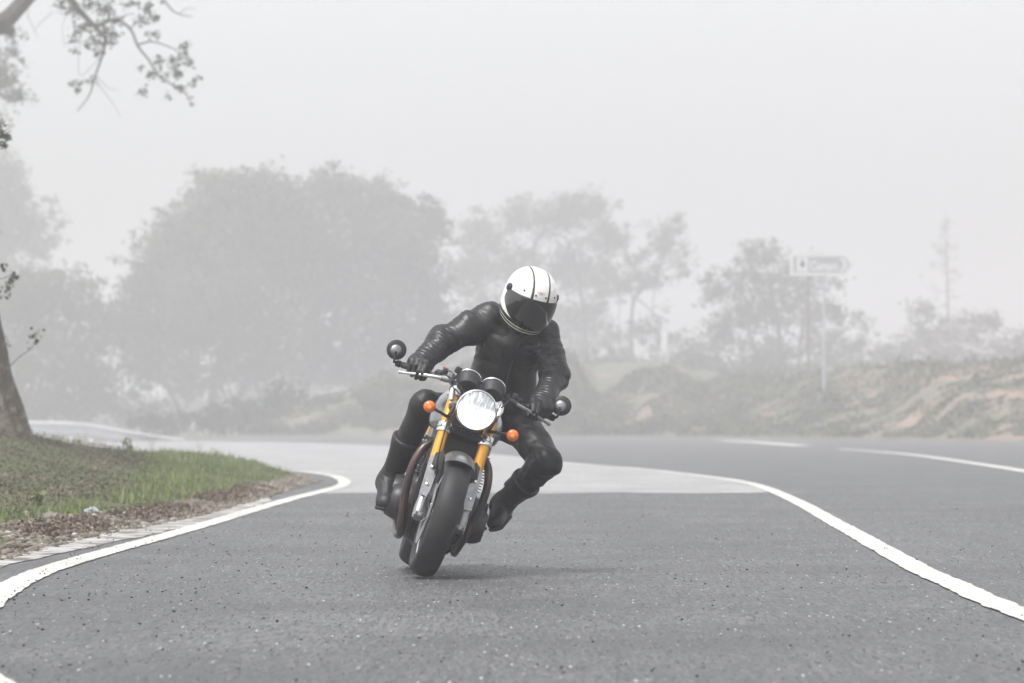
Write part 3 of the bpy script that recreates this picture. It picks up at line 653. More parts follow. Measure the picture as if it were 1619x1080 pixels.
# near tree on the mound: only its right side is in the photo
def near_tree():
    Y = 46.0; bx = (-34 - CX) * Y / F; root = empty('old_tree', (bx, Y, .42), 'old tree with rough brown trunk at the left edge, rooted on the mound', 'tree'); org = (bx, Y, .42)
    mb = MB(); n = 72; rows = []
    prof = [(-.45, .95), (-.2, .84), (0, .72), (.12, .66), (.35, .58), (.7, .50), (1.1, .44), (1.6, .39), (2.3, .37), (3.2, .35), (4.2, .30), (5.5, .24), (7, .18)]
    V = []
    prof = [tuple(p) for p in spline(prof, 5)]
    for (h, rr) in prof:
        for k in range(n):
            a = 2 * math.pi * k / n; q = Vector((math.cos(a) * 1.5, math.sin(a) * 1.5, h * .9))
            rad = rr * (1 + .16 * noise.noise(q) + .13 * noise.noise(Vector((q.x * 4, q.y * 4, q.z * 1.2))) + .09 * noise.noise(Vector((q.x * 9, q.y * 9, q.z * 3))) + .10 * math.sin(a * 5 + h) * math.exp(-max(h, 0) * 2))
            V.append((bx + math.cos(a) * rad - .10 * h - .03 * h * h * .3, Y + math.sin(a) * rad, .42 + h))
    m = len(prof); fc = [(i * n + k, i * n + (k + 1) % n, (i + 1) * n + (k + 1) % n, (i + 1) * n + k) for i in range(m - 1) for k in range(n)]
    mb.add(V, fc); mb.tube([(bx - .7, Y, 6.0), (bx - .4, Y + .4, 7.2), (bx - .2, Y + .9, 8.6)], [.18, .13, .08], 8); mb.tube([(bx - .6, Y, 5), (bx - 1.6, Y - .4, 6.3), (bx - 2.2, Y - .7, 7.6)], [.16, .12, .06], 8)
    mb.build('trunk', mat('rough bark', (.10, .082, .066), .95, var=(7, (.27, .235, .195), .48, .68, 8), bump=(14, 1.0, .06)), root, origin=org)
    pts = []; r = np.random.default_rng(5)
    def twig(pp, r0, lv):
        tw = MB()
        q = [P(a, b, Y) for a, b in pp]; tw.tube([tuple(p) for p in spline(q, 4)], list(np.linspace(r0, .003, 4 * (len(q) - 1) + 1)), 5)
        tw.build('branch', M_bark, root, origin=org)
        for (a, b, k, s_) in lv: pts.append(np.array(P(a, b, Y)) + r.normal(size=(k, 3)) * s_)
    twig([(10, 585), (30, 565), (50, 550), (58, 530), (62, 520)], .006, [(50, 532, 3, .02), (58, 528, 4, .025), (68, 520, 2, .015), (52, 519, 2, .015), (62, 540, 4, .02), (45, 545, 2, .02)])
    twig([(-20, 640), (0, 560), (8, 530), (14, 548)], .006, [(12, 550, 3, .03)])
    twig([(-60, 470), (-20, 445), (5, 440), (22, 432)], .008, [(22, 436, 14, .028), (12, 446, 14, .03), (6, 425, 6, .03), (14, 464, 10, .025), (-6, 460, 30, .06)])
    twig([(-60, 190), (-20, 210), (5, 215)], .012, [(6, 214, 46, .035), (4, 232, 26, .03), (-10, 200, 40, .06), (0, 196, 10, .025), (14, 216, 14, .02)])
    for _ in range(70): pts.append(np.array([bx - 1.0 + r.normal() * 1.1 - .3, Y + r.normal() * 1.2, 8.0 + r.normal() * .8]) + r.normal(size=(26, 3)) * .3)
    pp = np.concatenate(pts); pp = pp[(pp[:, 0] < -5.2) | (pp[:, 2] < 6)]
    leaf_cloud('crown', pp, .05, M_leafd, root, org, 6, .7, 0, None, 6)
near_tree()

# ------------------------------------------------------------------ guardrail
M_galv = mat('galvanised steel', (.76, .765, .77), .6, .0, var=(3, (.64, .645, .65), .4, .6))
def guardrail():
    path = spline([(-48, 136.5), (-30, 134.5), (-22, 134.8), (-17.6, 137), (-16.2, 143), (-15.55, 150), (-15.0, 158), (-14.5, 166), (-13.9, 175)], 8)
    cum = np.concatenate([[0], np.cumsum(np.linalg.norm(np.diff(path, axis=0), axis=1))])
    ztop = np.interp(path[:, 1], [134, 144, 150, 160, 168, 175], [.80, .79, .73, .42, .20, .03])
    root = empty('guardrail', (path[30][0], path[30][1], 0), 'grey steel guardrail curving along the outside of the far bend', 'guardrail'); org = tuple(root.location)
    prof = [(0, 0), (.02, -.03), (.075, -.08), (.08, -.13), (.02, -.21), (.0, -.26), (.02, -.31), (.08, -.39), (.075, -.44), (.02, -.49), (0, -.52)]
    d = np.gradient(path, axis=0); d /= np.linalg.norm(d, axis=1)[:, None]; nr = np.stack([d[:, 1], -d[:, 0]], 1)  # towards the road
    V = []; k = len(prof)
    for i in range(len(path)):
        for (o, h) in prof: V.append((path[i][0] + nr[i][0] * o, path[i][1] + nr[i][1] * o, ztop[i] + h))
    for i in range(len(path)):
        for (o, h) in prof: V.append((path[i][0] + nr[i][0] * (o - .004), path[i][1] + nr[i][1] * (o - .004), ztop[i] + h))
    n0 = len(path) * k; fs = []
    for i in range(len(path) - 1):
        for j in range(k - 1):
            a, b, c, e = i * k + j, i * k + j + 1, (i + 1) * k + j + 1, (i + 1) * k + j
            fs += [(a, b, c, e), (n0 + e, n0 + c, n0 + b, n0 + a)]
        fs += [(i * k, (i + 1) * k, n0 + (i + 1) * k, n0 + i * k), (i * k + k - 1, n0 + i * k + k - 1, n0 + (i + 1) * k + k - 1, (i + 1) * k + k - 1)]
    mb = MB(); mb.add(V, fs); mb.build('rail', M_galv, root, origin=org, ang=60)
    for s0 in np.arange(2, cum[-1] - 4, 4):
        px_ = np.interp(s0, cum, path[:, 0]); py_ = np.interp(s0, cum, path[:, 1]); i = int(np.argmin(abs(cum - s0))); zt = float(np.interp(s0, cum, ztop))
        if zt < .2: continue
        c = (px_ - nr[i][0] * .08, py_ - nr[i][1] * .08, (zt - .04) / 2 - .05); a = math.atan2(nr[i][1], nr[i][0]); Mz = np.array(Matrix.Rotation(a, 3, 'Z'))
        MB().box(c, (.12, .06, zt + .02), Mz, .004).build('post', M_galv, root, origin=org, smooth=False)
guardrail()
# white verge marker on the bank
def marker():
    Y = 222.; b = P(1051, 559, Y); root = empty('marker_post', b, 'small white roadside marker post standing on top of the bank', 'marker post')
    m = mat('white concrete', (.68, .68, .68), .7); s_ = Y / F
    MB().box((0, 0, .62), (.36, .28, 1.24), bev=.05).build('post', m, root)
    MB().box((0, 0, 1.40), (.24, .2, .24), bev=.05).build('post_cap', m, root); MB().box((0, 0, 1.26), (.26, .22, .10), bev=.01).build('band', mat('grey band', (.35, .35, .36), .7), root)
marker()
# direction sign
def sign():
    Y = 206.; s_ = Y / F; bx = (1303 - CX) * s_; bz = float(bank_z(bx, Y)[0]); root = empty('direction_sign', (bx, Y, bz - .15), 'grey arrow shaped direction sign pointing right on two posts on the bank', 'road sign'); org = np.array(root.location)
    white = mat('sign white', (.66, .66, .66), .55); grey = mat('sign grey', (.30, .30, .32), .55); drk = mat('sign pictogram', (.08, .08, .09), .6)
    X = lambda px: (px - CX) * s_ - org[0]; Z = lambda py: CAMH - (py - HY) * s_ - org[2]
    def plate(name, pts, y0, th, m):
        mb = MB(); n = len(pts); V = [(X(a), y0, Z(b)) for a, b in pts] + [(X(a), y0 + th, Z(b)) for a, b in pts]
        fs = [tuple(range(n))[::-1], tuple(range(n, 2 * n))] + [(i, (i + 1) % n, n + (i + 1) % n, n + i) for i in range(n)]
        fs = [f[::-1] for f in fs]
        return mb.add(V, fs).build(name, m, root, smooth=False)
    plate('panel', [(1249, 401), (1338, 401), (1352, 418.5), (1338, 436), (1249, 436)], 0, .04, white)
    plate('face', [(1254.5, 405.5), (1335, 405.5), (1345.5, 418.5), (1335, 431), (1254.5, 431)], -.006, .004, grey)
    plate('symbol_field', [(1260, 407.5), (1277.5, 407.5), (1277.5, 429.5), (1260, 429.5)], -.014, .006, white)
    mb = MB(); c = (X(1269), -.020, Z(418)); mb.lathe([(.0, 0), (.16, 0), (.16, .004), (0, .004)], c, (0, -1, 0), 10, sx=.8); mb.box((c[0], c[1] - .002, c[2] + .10), (.08, .004, .3)); mb.build('pictogram', drk, root)
    mb = MB(); p = [(1327, 408.5), (1333, 408.5), (1341, 418.5), (1333, 428.5), (1327, 428.5), (1335, 418.5)]
    plate('arrow_mark', p, -.014, .006, white)
    cu = bpy.data.curves.new('lettering', 'FONT'); cu.body = 'Campo'; cu.size = .75; cu.offset = .025; cu.align_x = 'LEFT'; cu.extrude = .003
    to = bpy.data.objects.new('lettering', cu); COL.objects.link(to); bpy.context.view_layer.update()
    me = bpy.data.meshes.new_from_object(to.evaluated_get(bpy.context.evaluated_depsgraph_get())); bpy.data.objects.remove(to)
    lo = bpy.data.objects.new('lettering', me); COL.objects.link(lo); me.materials.clear(); me.materials.append(white); lo.parent = root
    w = max(v.co.x for v in me.vertices); k = (X(1325) - X(1281)) / w; lo.scale = (k, .85, 1); lo.rotation_euler = (R(90), 0, 0); lo.location = (X(1281), -.012, Z(427)); 
    for px in (1278, 1303):
        zt = Z(434); MB().tube([(X(px), .10, -.4), (X(px), .10, zt)], .075 if px > 1290 else .06, 10).build('post', mat('sign post', (.46, .47, .50), .5, .2) if px > 1290 else mat('rusty sign post', (.24, .20, .18), .7), root)
    MB().box((X(1300), .06, Z(418.5)), (3, .03, .08)).build('brace', M_galv, root)
    bpy.context.view_layer.update()
sign()

# ================================================================== SDF surfaces (rider, tank, cases)
def sstep(a, b, x):
    t = np.clip((x - a) / (b - a), 0, 1); return t * t * (3 - 2 * t)
def cap_d(Pt, a, b, ra, rb, wide=None, k=1.0):
    a = np.array(a, float); b = np.array(b, float); ab = b - a; L2 = ab @ ab + 1e-12
    pa = Pt - a; t = np.clip(pa @ ab / L2, 0, 1); d = pa - t[..., None] * ab
    if wide is not None:
        w = np.array(wide, float); w /= np.linalg.norm(w); c = d @ w
        kk = k if np.isscalar(k) else k[0] + (k[1] - k[0]) * t
        d = d - (c * (1 - 1 / kk))[..., None] * w
    return np.sqrt((d * d).sum(-1)) - (ra + (rb - ra) * t)
def ell_d(Pt, c, rad, Rm=None):
    q = Pt - np.array(c, float)
    if Rm is not None: q = q @ np.array(Rm, float)
    rad = np.array(rad, float); k = np.sqrt(((q / rad) ** 2).sum(-1)); return (k - 1) * rad.min() * .5 + (k - 1) * rad.mean() * .5
def box_d(Pt, c, half, rnd=.02, Rm=None):
    q = Pt - np.array(c, float)
    if Rm is not None: q = q @ np.array(Rm, float)
    q = np.abs(q) - (np.array(half, float) - rnd); return np.sqrt((np.maximum(q, 0) ** 2).sum(-1)) + np.minimum(q.max(-1), 0) - rnd
def smin(a, b, k):
    h = np.clip(.5 + .5 * (b - a) / k, 0, 1); return b * (1 - h) + a * h - k * h * (1 - h)
def sdf_mesh(field, lo, hi, vox):
    lo = np.array(lo, float); hi = np.array(hi, float); n = np.ceil((hi - lo) / vox).astype(int) + 1
    ax = [lo[i] + vox * np.arange(n[i]) for i in range(3)]
    g = np.stack(np.meshgrid(*ax, indexing='ij'), -1); f = field(g)
    ins = f < 0; c = np.zeros(n - 1, int)
    for dx in (0, 1):
        for dy in (0, 1):
            for dz in (0, 1): c += ins[dx:n[0] - 1 + dx, dy:n[1] - 1 + dy, dz:n[2] - 1 + dz]
    act = (c > 0) & (c < 8); idx = -np.ones(n - 1, int); cells = np.argwhere(act); idx[act] = np.arange(len(cells))
    acc = np.zeros((len(cells), 3)); cnt = np.zeros(len(cells)); corners = [(a, b, d) for a in (0, 1) for b in (0, 1) for d in (0, 1)]
    fv = {k: f[cells[:, 0] + k[0], cells[:, 1] + k[1], cells[:, 2] + k[2]] for k in corners}
    for a in corners:
        for ax_ in range(3):
            if a[ax_] == 0:
                b = list(a); b[ax_] = 1; b = tuple(b); fa, fb = fv[a], fv[b]; m = (fa < 0) != (fb < 0)
                t = np.where(m, fa / (fa - fb + 1e-20), 0); p = np.tile(np.array(a, float), (len(cells), 1)); p[:, ax_] += t
                acc[m] += p[m]; cnt[m] += 1
    V = lo + (cells + acc / cnt[:, None]) * vox; Fs = []
    for ax_ in range(3):
        sl = [slice(1, n[i] - 1) for i in range(3)]; sl[ax_] = slice(0, n[ax_] - 1); s2 = list(sl); s2[ax_] = slice(1, n[ax_])
        a, b = ins[tuple(sl)], ins[tuple(s2)]; e = np.argwhere(a != b)
        if not len(e): continue
        fl = a[tuple(e.T)]; o1, o2 = (ax_ + 1) % 3, (ax_ + 2) % 3
        base = e.copy(); base[:, o1] += 1; base[:, o2] += 1
        base[:, ax_] = e[:, ax_]
        def cell(d1, d2):
            q = base.copy(); q[:, o1] -= d1; q[:, o2] -= d2; return idx[q[:, 0], q[:, 1], q[:, 2]]
        Q = np.stack([cell(1, 1), cell(0, 1), cell(0, 0), cell(1, 0)], 1)
        Q[~fl] = Q[~fl][:, ::-1]; Fs.append(Q)
    Fq = np.concatenate(Fs); Fq = Fq[(Fq >= 0).all(1)]
    return V, Fq
def vnormals(V, Fq):
    n = np.cross(V[Fq[:, 2]] - V[Fq[:, 0]], V[Fq[:, 3]] - V[Fq[:, 1]]); N = np.zeros_like(V)
    for k in range(4): np.add.at(N, Fq[:, k], n)
    return N / (np.linalg.norm(N, axis=1)[:, None] + 1e-12)
def relax(V, Fq, it=1, w=.5):
    for _ in range(it):
        A = np.zeros_like(V); c = np.zeros(len(V))
        for k in range(4):
            np.add.at(A, Fq[:, k], V[Fq[:, (k + 1) % 4]]); np.add.at(A, Fq[:, k], V[Fq[:, (k + 3) % 4]]); np.add.at(c, Fq[:, k], 2)
        V = V * (1 - w) + w * A / c[:, None]
    return V
def sdf_obj(name, field, lo, hi, vox, m, parent=None, origin=(0, 0, 0), disp=None, it=1):
    V, Fq = sdf_mesh(field, lo, hi, vox); V = relax(V, Fq, it)
    if disp is not None:
        N = vnormals(V, Fq); V = V + N * disp(V, N)[:, None]; V = relax(V, Fq, 1, .25)
    return fast_mesh(name, V, Fq.ravel(), 4, m, parent, origin, smooth=True)

# ================================================================== motorcycle
M_tyre = mat('tyre rubber', (.012, .012, .013), .55, spec=.4, bump=(90, .15, .002), var=(14, (.020, .020, .021), .4, .65))
M_alloy = mat('brushed alloy', (.38, .38, .39), .42, .85, var=(30, (.27, .27, .28), .4, .65), bump=(60, .1, .001))
M_bright = mat('polished alloy', (.78, .78, .78), .22, .9)
M_chrome = mat('chrome', (.85, .85, .86), .10, 1.0)
M_gold = mat('gold anodised tube', (.84, .40, .045), .27, .55, coat=.4)
M_blk = mat('black satin paint', (.016, .016, .017), .42, coat=.2, coat_rough=.3)
M_blkp = mat('black plastic', (.022, .022, .024), .55)
M_grey = mat('silver grey tank paint', (.27, .275, .29), .25, .55, coat=.8, coat_rough=.05)
M_fend = mat('dark grey mudguard', (.075, .076, .08), .38, .2, coat=.3, bump=(40, .1, .002))
M_head = mat('heat stained exhaust', (.13, .085, .07), .36, .75, var=(9, (.06, .055, .055), .35, .65), coat=.1)
M_case = mat('dark grey engine casing', (.035, .036, .038), .42, .5, bump=(50, .2, .002), var=(20, (.06, .06, .062), .45, .7))
M_fin = mat('cast cylinder fins', (.06, .06, .062), .5, .5)
M_rad = mat('radiator core', (.028, .028, .03), .5, .3)
M_org = mat('amber lens', (.80, .17, .02), .18, spec=.6, coat=.5)
M_org2 = mat('amber lens core', (.95, .33, .05), .3)
M_leather = None

lean, yaw, steer = R(18), R(3.2), R(3.0)
C0 = Vector(((665 - CX) * 20 / F, 20.0, .0125))
RB = Matrix.Rotation(yaw, 3, 'Z') @ Matrix.Rotation(lean, 3, 'Y')
bike = empty('motorcycle', C0, 'black and silver motorcycle leaning into the bend with its round headlight lit', 'motorcycle', rot=RB.to_euler())
def BW(x, y, z, fr=False):                      # bike frame -> world
    p = Vector((x, y, z))
    if fr: p = MS @ p
    return C0 + RB @ p
axd = Vector((0, .39, .92)).normalized(); axp = Vector((0, -.10, 0))
MS = Matrix.Translation(axp) @ Matrix.Rotation(steer, 4, axd) @ Matrix.Translation(-axp)
MI = Matrix.Identity(4)

def wheel(name, c, rad, hw, rim_r, disc_r, M, spoke=M_alloy):
    w = MB(); w.lathe([(.018, -hw * .9), (.03, -hw * .9), (.03, -hw * .55), (.022, -hw * .4), (.022, hw * .4), (.03, hw * .55), (.03, hw * .9), (.018, hw * .9)], c, (1, 0, 0), 24)
    wo = w.build(name, M_alloy, bike, M=M)
    t = MB(); k = rad - rim_r
    prof = [(rim_r - .004, -hw * .68), (rim_r + k * .10, -hw * .86), (rim_r + k * .35, -hw * .985), (rim_r + k * .52, -hw * 1.0), (rim_r + k * .68, -hw * .94), (rim_r + k * .82, -hw * .78), (rim_r + k * .93, -hw * .50), (rim_r + k * .985, -hw * .22)]
    prof = prof + [(rad, 0)] + [(a, -b) for a, b in prof[::-1]]
    prof = [tuple(p) for p in spline(prof, 4)]
    t.lathe(prof, c, (1, 0, 0), 96); t.build('tyre', M_tyre, wo, M=M)
    r_ = MB(); q = rim_r
    r_.lathe([(q - .004, -hw * .74), (q + .004, -hw * .74), (q + .004, -hw * .68), (q - .012, -hw * .6), (q - .02, -hw * .2), (q - .02, hw * .2), (q - .012, hw * .6), (q + .004, hw * .68), (q + .004, hw * .74), (q - .004, hw * .74), (q - .02, hw * .62), (q - .028, hw * .2), (q - .028, -hw * .2), (q - .02, -hw * .62)], c, (1, 0, 0), 72, close=True)
    for i in range(32):
        a = 2 * math.pi * i / 32; sd = 1 if i % 2 else -1; a2 = a + (.22 if (i // 2) % 2 else -.22)
        p0 = (c[0] + sd * hw * .62, c[1] + math.sin(a) * .03, c[2] + math.cos(a) * .03); p1 = (c[0] + sd * .006, c[1] + math.sin(a2) * (q - .02), c[2] + math.cos(a2) * (q - .02))
        r_.tube([p0, p1], .0022, 5)
    r_.build('rim', M_bright, wo, M=M)
    for sd in ((-1, 1) if disc_r > .14 else (-1,)):
        d = MB(); x0 = sd * hw * 1.05
        d.lathe([(.095, -.002), (disc_r, -.002), (disc_r, .002), (.095, .002)], (c[0] + x0, c[1], c[2]), (1, 0, 0), 64, close=True)
        for i in range(6):
            a = i * math.pi / 3; d.tube([(c[0] + sd * hw * .8, c[1] + math.sin(a) * .028, c[2] + math.cos(a) * .028), (c[0] + x0, c[1] + math.sin(a) * .10, c[2] + math.cos(a) * .10)], .006, 6)
        d.build('brake_disc', M_alloy, wo, M=M)
    return wo
wheel('front_wheel', (0, 0, .3), .3, .0655, .212, .155, MS)
wheel('rear_wheel', (0, 1.415, .312), .312, .082, .212, .11, MI)

def FP(t, x, off=0.0): return (x, .39 * t - .92 * off, .3 + .92 * t + .39 * off)   # along the fork, off = forward
def fork(sd):
    x = sd * .107
    f = MB(); f.tube([FP(.05, x), FP(.30, x)], .021, 20); fo = f.build('fork_leg', M_chrome, bike, M=MS)
    g = MB(); g.tube([FP(.285, x), FP(.29, x), FP(.675, x)], [.0255, .0275, .0275], 28); g.build('fork_tube', M_gold, fo, M=MS)
    c = MB(); c.lathe([(.0, .70), (.016, .70), (.018, .692), (.026, .69), (.029, .684), (.029, .668), (0, .668)][::-1], FP(0, x), tuple(axd), 24); c.build('fork_cap', M_bright, fo, M=MS)
    s = MB(); s.lathe([(.024, -.045), (.028, -.035), (.029, 0), (.028, .03), (.025, .055), (.0245, .10), (.021, .105)], FP(0, x), tuple(axd), 24)
    s.box(FP(-.032, x, .028), (.048, .022, .026), np.array(Matrix.Rotation(R(-23), 3, 'X')), .005)
    for dx in (-.012, .012): s.tube([FP(-.032, x + dx, .036), FP(-.032, x + dx, .045)], .0065, 10)
    s.build('axle_clamp', M_alloy, fo, M=MS)
    b = MB(); b.tube([FP(-.032, x - .012, .044), FP(-.032, x - .012, .0475)], .0042, 6); b.tube([FP(-.032, x + .012, .044), FP(-.032, x + .012, .0475)], .0042, 6)
    b.build('bolt', M_blk, fo, M=MS)
    # fork protector plate with two bolts
    p = MB(); Mx = np.array(Matrix.Rotation(R(-23), 3, 'X'))
    out = [(-.028, .075), (.010, .065), (.018, .10), (.026, .24), (.030, .275), (.018, .30), (-.020, .29), (-.030, .27)]
    V = []
    for off in (.030, .035):
        for (a, t_) in out: V.append(FP(t_, x - sd * a if sd < 0 else x - sd * a, off + (.004 if abs(a) < .02 else -.004)))
    n = len(out); fs = [tuple(range(n)), tuple(range(n, 2 * n))[::-1]] + [(i, n + i, n + (i + 1) % n, (i + 1) % n) for i in range(n)]
    if sd < 0: fs = [q[::-1] for q in fs]
    p.add(V, fs); p.tube([FP(.12, x), FP(.12, x, .03)], .012, 8); p.tube([FP(.27, x), FP(.27, x, .03)], .012, 8)
    p.build('guard_plate', M_alloy, fo, M=MS, ang=25)
    for t_ in (.13, .225):
        q = MB(); q.lathe([(.0, .006), (.004, .006), (.0075, .004), (.0085, 0)][::-1], FP(t_, x + sd * .004, .038), (0, -.92, .39), 16); q.build('bolt', M_chrome, fo, M=MS)
    k = MB(); k.box(FP(.12, x - sd * .028, -.075), (.05, .055, .13), Mx, .012); k.build('brake_caliper', M_alloy if sd < 0 else M_case, fo, M=MS)
fork(-1); fork(1)
def lower_clamp():
    m = MB(); Mx = np.array(Matrix.Rotation(R(-23), 3, 'X')); m.box(FP(.455, 0, -.01), (.20, .085, .032), Mx, .012); o = m.build('lower_clamp', M_case, bike, M=MS)
    m2 = MB(); Mx2 = Mx; m2.box(FP(.672, 0, -.01), (.2, .08, .022), Mx2, .008); o2 = m2.build('upper_clamp', M_alloy, bike, M=MS)
    for sd in (-1, 1):
        q = MB(); q.lathe([(.028, .428), (.034, .430), (.037, .436), (.037, .446), (.034, .45), (.037, .454), (.037, .478), (.034, .484), (.028, .485)], FP(0, sd * .107), tuple(axd), 28); q.build('clamp_collar', M_bright, o, M=MS)
        q = MB(); q.lathe([(.028, .628), (.035, .632), (.037, .64), (.037, .672), (.033, .68), (.028, .68)], FP(0, sd * .107), tuple(axd), 28); q.build('clamp_collar', M_bright, o2, M=MS)
lower_clamp()

# mudguard
def fender():
    V = []; na, nb = 40, 21; c = (0, 0, .3)
    for s_ in (0, 1):
        for i in range(na):
            a = R(-31 + 135 * i / (na - 1)); taper = 1 - .25 * max(0, (i / (na - 1) - .7) / .3) ** 2
            fr = max(0, 1 - i / 4.0)
            for j in range(nb):
                b = -1 + 2 * j / (nb - 1); bb = b * R(80); xx = math.sin(bb) * (.079 - s_ * .0025) * taper; rr = .334 - (1 - math.cos(bb)) * .056 - s_ * .0025 + .004 * math.cos(bb * 1.0)
                aa = a + fr * .10 * b * b
                V.append((xx, math.sin(aa) * rr, .3 + math.cos(aa) * rr))
    f = []
    for i in range(na - 1):
        for j in range(nb - 1):
            q = (i * nb + j, i * nb + j + 1, (i + 1) * nb + j + 1, (i + 1) * nb + j); f.append(q); f.append(tuple(k + na * nb for k in q[::-1]))
    n0 = na * nb
    for j in range(nb - 1): f += [(j + 1, j, n0 + j, n0 + j + 1), ((na - 1) * nb + j, (na - 1) * nb + j + 1, n0 + (na - 1) * nb + j + 1, n0 + (na - 1) * nb + j)]
    for i in range(na - 1): f += [(i * nb, (i + 1) * nb, n0 + (i + 1) * nb, n0 + i * nb), ((i + 1) * nb + nb - 1, i * nb + nb - 1, n0 + i * nb + nb - 1, n0 + (i + 1) * nb + nb - 1)]
    o = MB().add(V, f).build('front_mudguard', M_fend, bike, M=MS, ang=50)
    for sd in (-1, 1):
        m = MB(); P_ = [(sd * .072, .02, .585), (sd * .083, .04, .615), (sd * .115, .085, .592), (sd * .118, .055, .535), (sd * .085, .04, .50), (sd * .072, .02, .53)]
        V = [tuple(p) for p in P_] + [(p[0], p[1] + .006, p[2]) for p in P_]; n = 6
        fs = [tuple(range(n)), tuple(range(n, 2 * n))[::-1]] + [(i, n + i, n + (i + 1) % n, (i + 1) % n) for i in range(n)]
        if sd < 0: fs = [q[::-1] for q in fs]
        m.add(V, fs).build('mudguard_bracket', M_blk, o, M=MS, smooth=False)
fender()

# headlight
def headlight():
    c = Vector((0, .045, .853)); a = Vector((0, -1, -.06)).normalized()
    m = MB(); m.lathe([(.028, -.150), (.06, -.135), (.082, -.10), (.095, -.05), (.0985, -.01), (.097, 0)], c, a, 56); o = m.build('headlight', M_blk, bike, M=MS)
    r_ = MB(); r_.lathe([(.097, -.012), (.1015, -.008), (.1025, .002), (.1005, .010), (.096, .014), (.0915, .012), (.0905, .006), (.0915, -.008)], c, a, 64, close=True); r_.build('headlight_ring', M_chrome, o, M=MS)
    l = MB(); l.lathe([(.0, .016), (.02, .0155), (.045, .013), (.07, .009), (.085, .005), (.0912, .001)][::-1], c, a, 56)
    ml = bpy.data.materials.new('lit headlight lens'); ml.use_nodes = True; t = ml.node_tree; b = t.nodes['Principled BSDF']; L = t.links.new
    b.inputs['Base Color'].default_value = (.20, .21, .225, 1); b.inputs['Roughness'].default_value = .12; b.inputs['Coat Weight'].default_value = .6
    g = t.nodes.new('ShaderNodeTexCoord'); sp = t.nodes.new('ShaderNodeSeparateXYZ'); L(g.outputs['Object'], sp.inputs[0])
    def math_(op, a_, b_=None, c_=None):
        n = t.nodes.new('ShaderNodeMath'); n.operation = op
        for i, q in enumerate((a_, b_, c_)):
            if q is None: continue
            if isinstance(q, (int, float)): n.inputs[i].default_value = q
            else: L(q, n.inputs[i])
        return n.outputs[0]
    x = sp.outputs[0]; z = math_('SUBTRACT', sp.outputs[2], c.z)
    mp = t.nodes.new('ShaderNodeMapping'); mp.inputs['Scale'].default_value = (95, 8, 22); L(g.outputs['Object'], mp.inputs['Vector'])
    n1 = t.nodes.new('ShaderNodeTexNoise'); n1.inputs['Scale'].default_value = 1.0; n1.inputs['Detail'].default_value = 2; L(mp.outputs[0], n1.inputs['Vector'])
    flute = t.nodes.new('ShaderNodeMapRange'); flute.inputs[1].default_value = .4; flute.inputs[2].default_value = .62; flute.inputs[3].default_value = .16; flute.inputs[4].default_value = .50; L(n1.outputs['Fac'], flute.inputs[0])
    # bulb and its hot lower reflector: a smooth function of the distance below the bulb
    hot = t.nodes.new('ShaderNodeMapRange'); hot.interpolation_type = 'SMOOTHSTEP'; hot.inputs[1].default_value = .034; hot.inputs[2].default_value = -.055; hot.inputs[3].default_value = 0; hot.inputs[4].default_value = 2.2
    L(z, hot.inputs[0])
    L(math_('ADD', flute.outputs[0], hot.outputs[0]), b.inputs['Emission Strength']); b.inputs['Emission Color'].default_value = (.93, .96, 1, 1)
    l.build('headlight_lens', ml, o, M=MS)
    # small shield emblem in the middle of the lens
    e = MB(); cc = c + a * .019 + Vector((.000, 0, .004)); mE = mat('lens emblem', (.09, .09, .10), .5)
    e.lathe([(.0125, 0), (.0138, 0), (.0138, .001), (.0125, .001)], cc, a, 24, close=True, sx=1.15)
    e.box(tuple(cc + Vector((0, -.001, .0035))), (.020, .0015, .0028)); e.box(tuple(cc + Vector((0, -.001, -.0045))), (.0032, .0015, .0135)); e.build('emblem', mE, o, M=MS)
    for sd in (-1, 1):
        q = MB(); q.tube([FP(.56, sd * .107), (sd * .118, .16, .84), (sd * .106, .075, .853)], [.012, .010, .009], 10); q.tube([(sd * .112, .07, .853), (sd * .098, .07, .853)], .012, 12)
        q.tube([FP(.52, sd * .107), (sd * .106, .10, .82), (sd * .104, .075, .845)], [.009, .008, .008], 8)
        q.build('headlight_bracket', M_alloy, o, M=MS)
        s = empty_part = MB(); s.lathe([(.0, -.038), (.018, -.036), (.028, -.022), (.031, -.006), (.031, 0)], (sd * .216, .115, .795), (0, -1, 0), 28); so_ = s.build('turn_signal', M_blkp, bike, M=MS)
        s = MB(); s.lathe([(.0, .017), (.010, .016), (.020, .0115), (.027, .005), (.030, -.001)][::-1], (sd * .216, .115, .795), (0, -1, 0), 28); s.build('signal_lens', M_org, so_, M=MS)
        s = MB(); s.lathe([(0, .019), (.005, .0185), (.010, .0165), (.011, .012)][::-1], (sd * .216, .115, .792), (0, -1, 0), 16); s.build('lens_core', M_org2, so_, M=MS)
        s = MB(); s.tube([(sd * .10, .165, .775), (sd * .15, .135, .785), (sd * .195, .125, .793)], [.009, .0075, .0075], 10); s.build('signal_stalk', M_blkp, so_, M=MS)
headlight()

